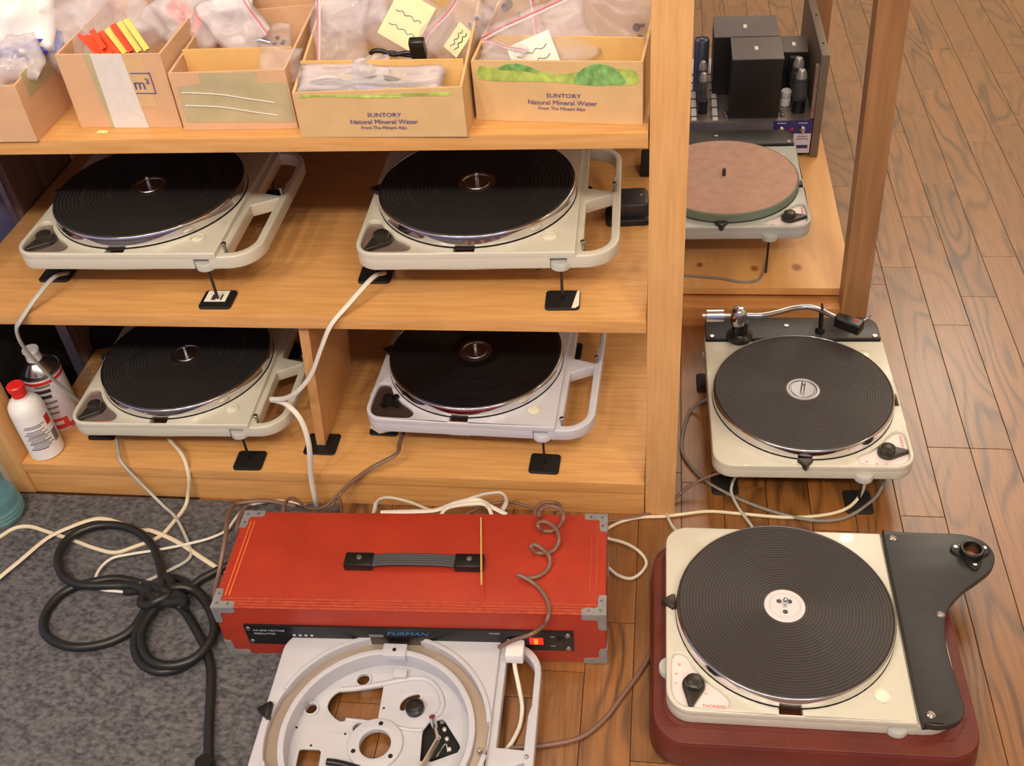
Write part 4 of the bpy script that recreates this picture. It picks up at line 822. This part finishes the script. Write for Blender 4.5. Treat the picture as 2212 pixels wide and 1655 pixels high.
# ---------------------------------------------------------------- things left of and inside the shelf
bb = empty('blue_storage_crate', (-1.30, .17, .0), 0, 'tall blue cloth-covered crate standing left of the shelf behind the front post', 'crate')
box('body', 'blue_cloth', (-.2, -.10, .36, .172, .116, .95), bb, .008); box('stand', 'black_matte', (-.2, -.10, 0, .165, .11, .36), bb, .006)
dk = empty('dark_bag', (-1.03, .36, Z1), 0, 'black bag lying in the dark back corner of the bottom shelf', 'bag')
o = link('body', bag_mesh(.20, .20, 22.1, .05), 'black_matte', dk, (-.03, .06, .055)); o.rotation_euler = (R(35), 0, .3)
tube('strap', 'dark_steel', [(-.07, -.06, .10), (.0, -.03, .14), (.08, .02, .16)], .008, dk, n=8, flat=.4)
bk = empty('black_adapter', (-.034, .285, Z2), R(4), 'black power adapter lying on the middle shelf against the right-hand post', 'adapter')
plate('body', 'black_satin', [pts_rr(-.030, -.024, .030, .030, .010)], .004, .034, .005, bk); plate('base', 'rubber', [pts_rr(-.040, -.036, .032, .012, .010)], 0, .012, .003, bk)
lathe('indicator', 'steel', [(0, 0), (.003, 0), (.002, .001), (0, .001)], bk, 12, loc=(.018, .006, .034))
b3 = box('black_block', 'black_matte', (-.020, .405, Z2 + .0005, -.003, .45, Z2 + .03), None, .004); tag(b3, 'small black block at the back of the middle shelf beside the post', 'block')
# ---------------------------------------------------------------- cables
def cable(label, m, P, r, flat=1., name='cable', group=None, n=8, k=6):
    o = tube(name, m, P, r, None, n=n, flat=flat, k=k); return tag(o, label, 'cable', group)
fz = lambda P, z: [atz(u, v, z) for u, v in P]
FC = CZ + .0035
cable('pale grey flat cable from the left middle-shelf turntable down past the spray can', 'cord_grey', [aty(150, 590, .11), aty(118, 598, .06), aty(80, 640, .02), aty(46, 690, -.008), aty(36, 715, -.008), aty(55, 755, .0), aty(110, 815, .03), aty(150, 850, .06), aty(182, 876, .10)], .0030, 1.5)
cable('white flat cable from the right middle-shelf turntable bent at the lower left turntable', 'cord_white', [aty(830, 590, .10), aty(805, 600, .06), aty(750, 660, .01), aty(714, 704, -.009), aty(692, 758, -.012), aty(672, 810, -.010), aty(640, 848, .0), aty(612, 862, .02), aty(585, 863, .035), aty(600, 866, .03), aty(622, 876, .015), aty(650, 908, .0), aty(667, 960, -.012), aty(672, 1030, -.016), aty(680, 1075, -.02), atz(684, 1092, .008)], .0030, 1.5)
cable('pale cable hanging from the lower left turntable onto the black coil', 'cord_grey', [aty(252, 945, .06), aty(256, 975, .025), aty(265, 1002, -.004), atz(320, 1060, .03)] + fz([(352, 1092), (380, 1119), (406, 1171), (410, 1205), (365, 1233)], FC + .002) + [atz(311, 1258, .018), atz(286, 1270, .018)], .0030)
cable('cream cable hanging from the lower left turntable and snaking left over the carpet', 'cord_cream', [aty(365, 948, .06), aty(395, 985, .015), aty(408, 1030, -.006), aty(406, 1070, -.012)] + fz([(400, 1095), (376, 1127), (344, 1160), (292, 1181), (249, 1194), (205, 1185), (157, 1167), (102, 1149), (66, 1138), (33, 1141), (0, 1160), (-60, 1200)], FC), .0027, 1.3)
cable('cream flat cable running from the left edge over the carpet to the red case', 'cord_cream', fz([(-50, 1290), (0, 1247), (44, 1211), (102, 1163), (154, 1138), (197, 1123), (227, 1121), (256, 1129)], FC + .006) + fz([(303, 1145), (329, 1147), (384, 1171), (439, 1207), (479, 1231), (503, 1234)], FC + .002), .0028, 1.5)
wc = cable('thin white cable with a black plug lying across the black coil', 'cord_white', fz([(660, 1092), (600, 1082), (540, 1092), (512, 1116), (490, 1145), (453, 1163), (402, 1176), (347, 1187), (278, 1198), (241, 1207), (216, 1229), (206, 1255), (219, 1273), (256, 1278), (272, 1279)], FC + .006), .0026)
tube('plug', 'black_matte', fz([(268, 1279), (290, 1277), (305, 1275)], FC + .008), .0058, wc, n=10)
def cf(P, z): return [atz(x / 2.736, 1050 + y / 2.736, z) for x, y in P]
coil = cf([(1480, 430), (1370, 462), (1200, 545), (1110, 610)], .014) + cf([(1000, 640), (955, 600)], .024) + cf([(958, 540), (945, 460), (900, 350), (810, 268), (690, 232), (560, 238), (440, 285), (368, 355), (342, 440), (372, 530), (460, 582), (600, 590), (780, 590)], .020) + cf([(900, 640), (980, 650), (920, 600)], .030) + cf([(830, 575), (700, 548), (560, 565), (400, 615), (300, 705), (256, 800), (282, 890), (380, 943), (500, 952), (650, 922), (780, 850), (850, 750)], .0125) + cf([(910, 690), (1000, 640), (960, 600)], .034) + cf([(1010, 545), (1100, 575), (1200, 655), (1270, 780), (1262, 880), (1190, 985), (1080, 1068), (950, 1098), (850, 1060), (798, 970), (812, 850), (880, 730)], .0125) + cf([(960, 660), (1040, 600)], .030) + cf([(1150, 620), (1235, 720), (1268, 840), (1225, 945), (1130, 1030), (1000, 1062), (890, 1030), (838, 940), (850, 830), (930, 710)], .022) + cf([(1010, 680)], .026) + cf([(1090, 740), (1160, 850), (1215, 960), (1245, 1080), (1245, 1220), (1236, 1400), (1232, 1560), (1238, 1640), (1245, 1760)], .0125)
bcab = cable('thick black power cable coiled and tied in a knot on the grey carpet', 'cord_black', coil, .0072, n=10, k=7)
for (P, rr) in (([(880, 600), (900, 660), (980, 690), (1060, 680), (1105, 700)], .0078), ([(850, 640), (835, 690), (870, 705), (960, 680), (1030, 650)], .0075), ([(985, 535), (1010, 560), (1000, 640), (970, 700)], .0078), ([(900, 700), (940, 640), (1000, 630), (1080, 660), (1090, 720)], .0072)):
    tube('tie', 'black_matte', cf(P, .030), rr, bcab, n=8)
lathe('plug', 'black_gloss', [(0, 0), (.012, 0), (.014, .02), (.012, .032), (0, .032)], bcab, 16, loc=cf([(1238, 1700)], .003)[0])
cable('white flat cable looping up behind the red case', 'cord_white', [atz(800, 1118, .02), atz(808, 1108, .05)] + [aty(u, v, -.055) for u, v in ((815, 1084), (838, 1075), (883, 1084), (937, 1103))] + [aty(u, v, -.06) for u, v in ((975, 1090), (1005, 1080), (1046, 1068), (1082, 1065), (1094, 1082), (1084, 1104))], .0026, 1.7)
cable('second white cable with a white end behind the red case', 'cord_white', [aty(822, 1107, -.075), aty(860, 1106, -.07), aty(892, 1105, -.07), aty(942, 1102, -.066), aty(982, 1087, -.063), aty(1028, 1079, -.063), aty(1064, 1096, -.066), aty(1095, 1112, -.075)], .0026, 1.7)
cable('third white cable rising behind the red case near the stick', 'cord_white', [aty(950, 1116, -.08), aty(965, 1098, -.072), aty(1000, 1090, -.072), aty(1040, 1088, -.072), aty(1056, 1098, -.072), aty(1064, 1118, -.085)], .0024, 1.5)
cable('brown flat cable running from the grey turntable down to the floor behind the case', 'cord_brown', [aty(872, 935, .08), aty(863, 958, .05), aty(855, 982, .02), aty(800, 1012, -.002), aty(762, 1040, -.010), aty(735, 1066, -.018), aty(715, 1092, -.04), atz(695, 1108, .02)], .0028, 1.4)
cable('brown flat cable looped over the left end of the red case', 'cord_brown', [aty(738, 1108, -.05), aty(735, 1085, -.045), aty(728, 1072, -.04), aty(700, 1095, -.06), aty(668, 1100, -.075), aty(645, 1083, -.075), aty(630, 1076, -.075), aty(617, 1085, -.075), aty(612, 1108, -.085)], .0026, 1.4)
cable('brown flat cable hanging around the left side of the red case', 'cord_brown', fz([(640, 1093), (575, 1081), (525, 1085), (505, 1092)], .03) + [atz(493, 1115, .08), atz(486, 1170, .085), atz(474, 1235, .06), atz(464, 1285, .03), atz(472, 1312, .012), atz(490, 1322, .012)], .0028, 1.4)
cable('second brown cable curling behind the left corner of the red case', 'cord_brown', [atz(545, 1094, .03), atz(530, 1096, .05), atz(516, 1120, .06), atz(512, 1150, .05), atz(516, 1172, .02)], .0026, 1.4)
def cc3(P, z): return [atz(900 + x / 3.95, 1040 + y / 3.95, z) for x, y in P]
zc1 = CH + CZ * .5 + .0045
coil2 = [aty(1078, 1398, -.322), aty(1110, 1383, -.324), aty(1148, 1370, -.325)] + [atz(1174, 1352, .10)] + cc3([(1115, 1175), (1130, 1080), (1090, 970), (1000, 872)], zc1) + cc3([(900, 812), (868, 800)], zc1 + .006) + cc3([(960, 826), (1060, 800), (1128, 735)], zc1) + cc3([(1134, 650), (1080, 585)], zc1 + .010) + cc3([(1010, 542), (975, 560)], zc1 + .012) + cc3([(1020, 605), (1110, 610), (1180, 580)], zc1) + cc3([(1215, 500), (1190, 410), (1110, 350)], zc1 + .010) + cc3([(1040, 352), (1038, 390)], zc1 + .012) + cc3([(1080, 420), (1150, 425), (1210, 388)], zc1) + cc3([(1254, 310), (1222, 240), (1140, 212)], zc1 + .014) + cc3([(1065, 240), (1045, 295)], zc1 + .006) + cc3([(1100, 325), (1200, 290), (1235, 225)], .095) + cc3([(1190, 185), (1090, 180), (1020, 230), (1010, 300)], .085)
cable('coiled brown cord spiralling over the red case to its front socket', 'cord_brown', coil2, .0031, n=8)
cable('brown cable arching behind the case towards the coiled cord', 'cord_brown', cc3([(410, 290), (480, 250), (620, 198), (780, 178), (920, 205), (1030, 260), (1070, 310)], .07), .0026)
cable('white cable loop on the floor at the right end of the red case', 'cord_white', fz([(1290, 1155), (1315, 1164), (1351, 1174), (1381, 1192), (1396, 1215), (1386, 1236), (1363, 1250), (1335, 1243), (1312, 1225), (1290, 1210)], .004), .0028)
cable('cream cable along the floor from the red case to the turntable with tonearm', 'cord_cream', fz([(1295, 1155), (1316, 1140), (1343, 1127), (1381, 1118), (1432, 1116), (1468, 1112), (1530, 1105), (1600, 1110), (1700, 1118), (1780, 1113)], .0035) + [atz(1830, 1098, .006), aty(1858, 1070, .05), aty(1868, 1042, .045), aty(1866, 1026, .05)], .0030)
cable('brown-grey cable rising from the case past the shelf post', 'cord_brown', fz([(1290, 1130), (1330, 1124), (1400, 1110), (1450, 1083)], .006) + [atz(1490, 1050, .02), atz(1530, 1030, .035), atz(1560, 1020, .05)], .0026)
cable('dark grey cable sweeping around the floor turntable on its left side', 'cord_mid', [atz(1912, 1030, .04), atz(1906, 1050, .015)] + fz([(1887, 1079), (1841, 1112), (1794, 1125), (1733, 1121), (1656, 1101), (1579, 1070), (1517, 1033), (1477, 984), (1474, 944), (1489, 891)], .004) + [atz(1512, 870, .02), atz(1540, 858, .05)], .0031)
cable('light grey cable dropping below the floor turntable towards the plinth', 'cord_grey', [atz(1590, 1028, .05), atz(1583, 1042, .02)] + fz([(1580, 1064), (1594, 1095), (1619, 1130), (1640, 1160)], .0075), .0027)
cable('short grey cable end beside the plinth corner', 'cord_grey', fz([(1440, 1110), (1446, 1125), (1455, 1140), (1475, 1160)], .0075), .0026)
cable('dark brown cable curving over the floor between the bare chassis and the plinth', 'cord_brown', fz([(1085, 1618), (1130, 1614), (1180, 1610), (1250, 1595), (1300, 1560), (1340, 1510), (1390, 1440), (1412, 1392), (1425, 1360)], .004), .0036)
wpl = empty('white_plug', (0, 0, 0), 0, 'white power plug in the front of the red case with its cord', 'plug')
pc = aty(1113, 1404, -.318)
box('body', 'white_plastic', (pc.x - .013, -.334, pc.z - .011, pc.x + .013, -.3055, pc.z + .008), wpl, .003)
tube('cord', 'cord_white', [Vector((pc.x, -.325, pc.z - .012)), aty(1112, 1440, -.335), atz(1122, 1490, .03), atz(1128, 1530, .012), atz(1122, 1570, .006), atz(1104, 1606, .005), atz(1090, 1622, .005)], .0034, wpl, n=8)
cable('grey cable drooping from the pink-mat turntable over the pine board', 'cord_mid', [aty(1662, 512, .63), aty(1656, 560, .62)] + fz([(1648, 590), (1634, 606), (1600, 609), (1560, 602), (1490, 596), (1440, 594)], ZB + .003), .0024)
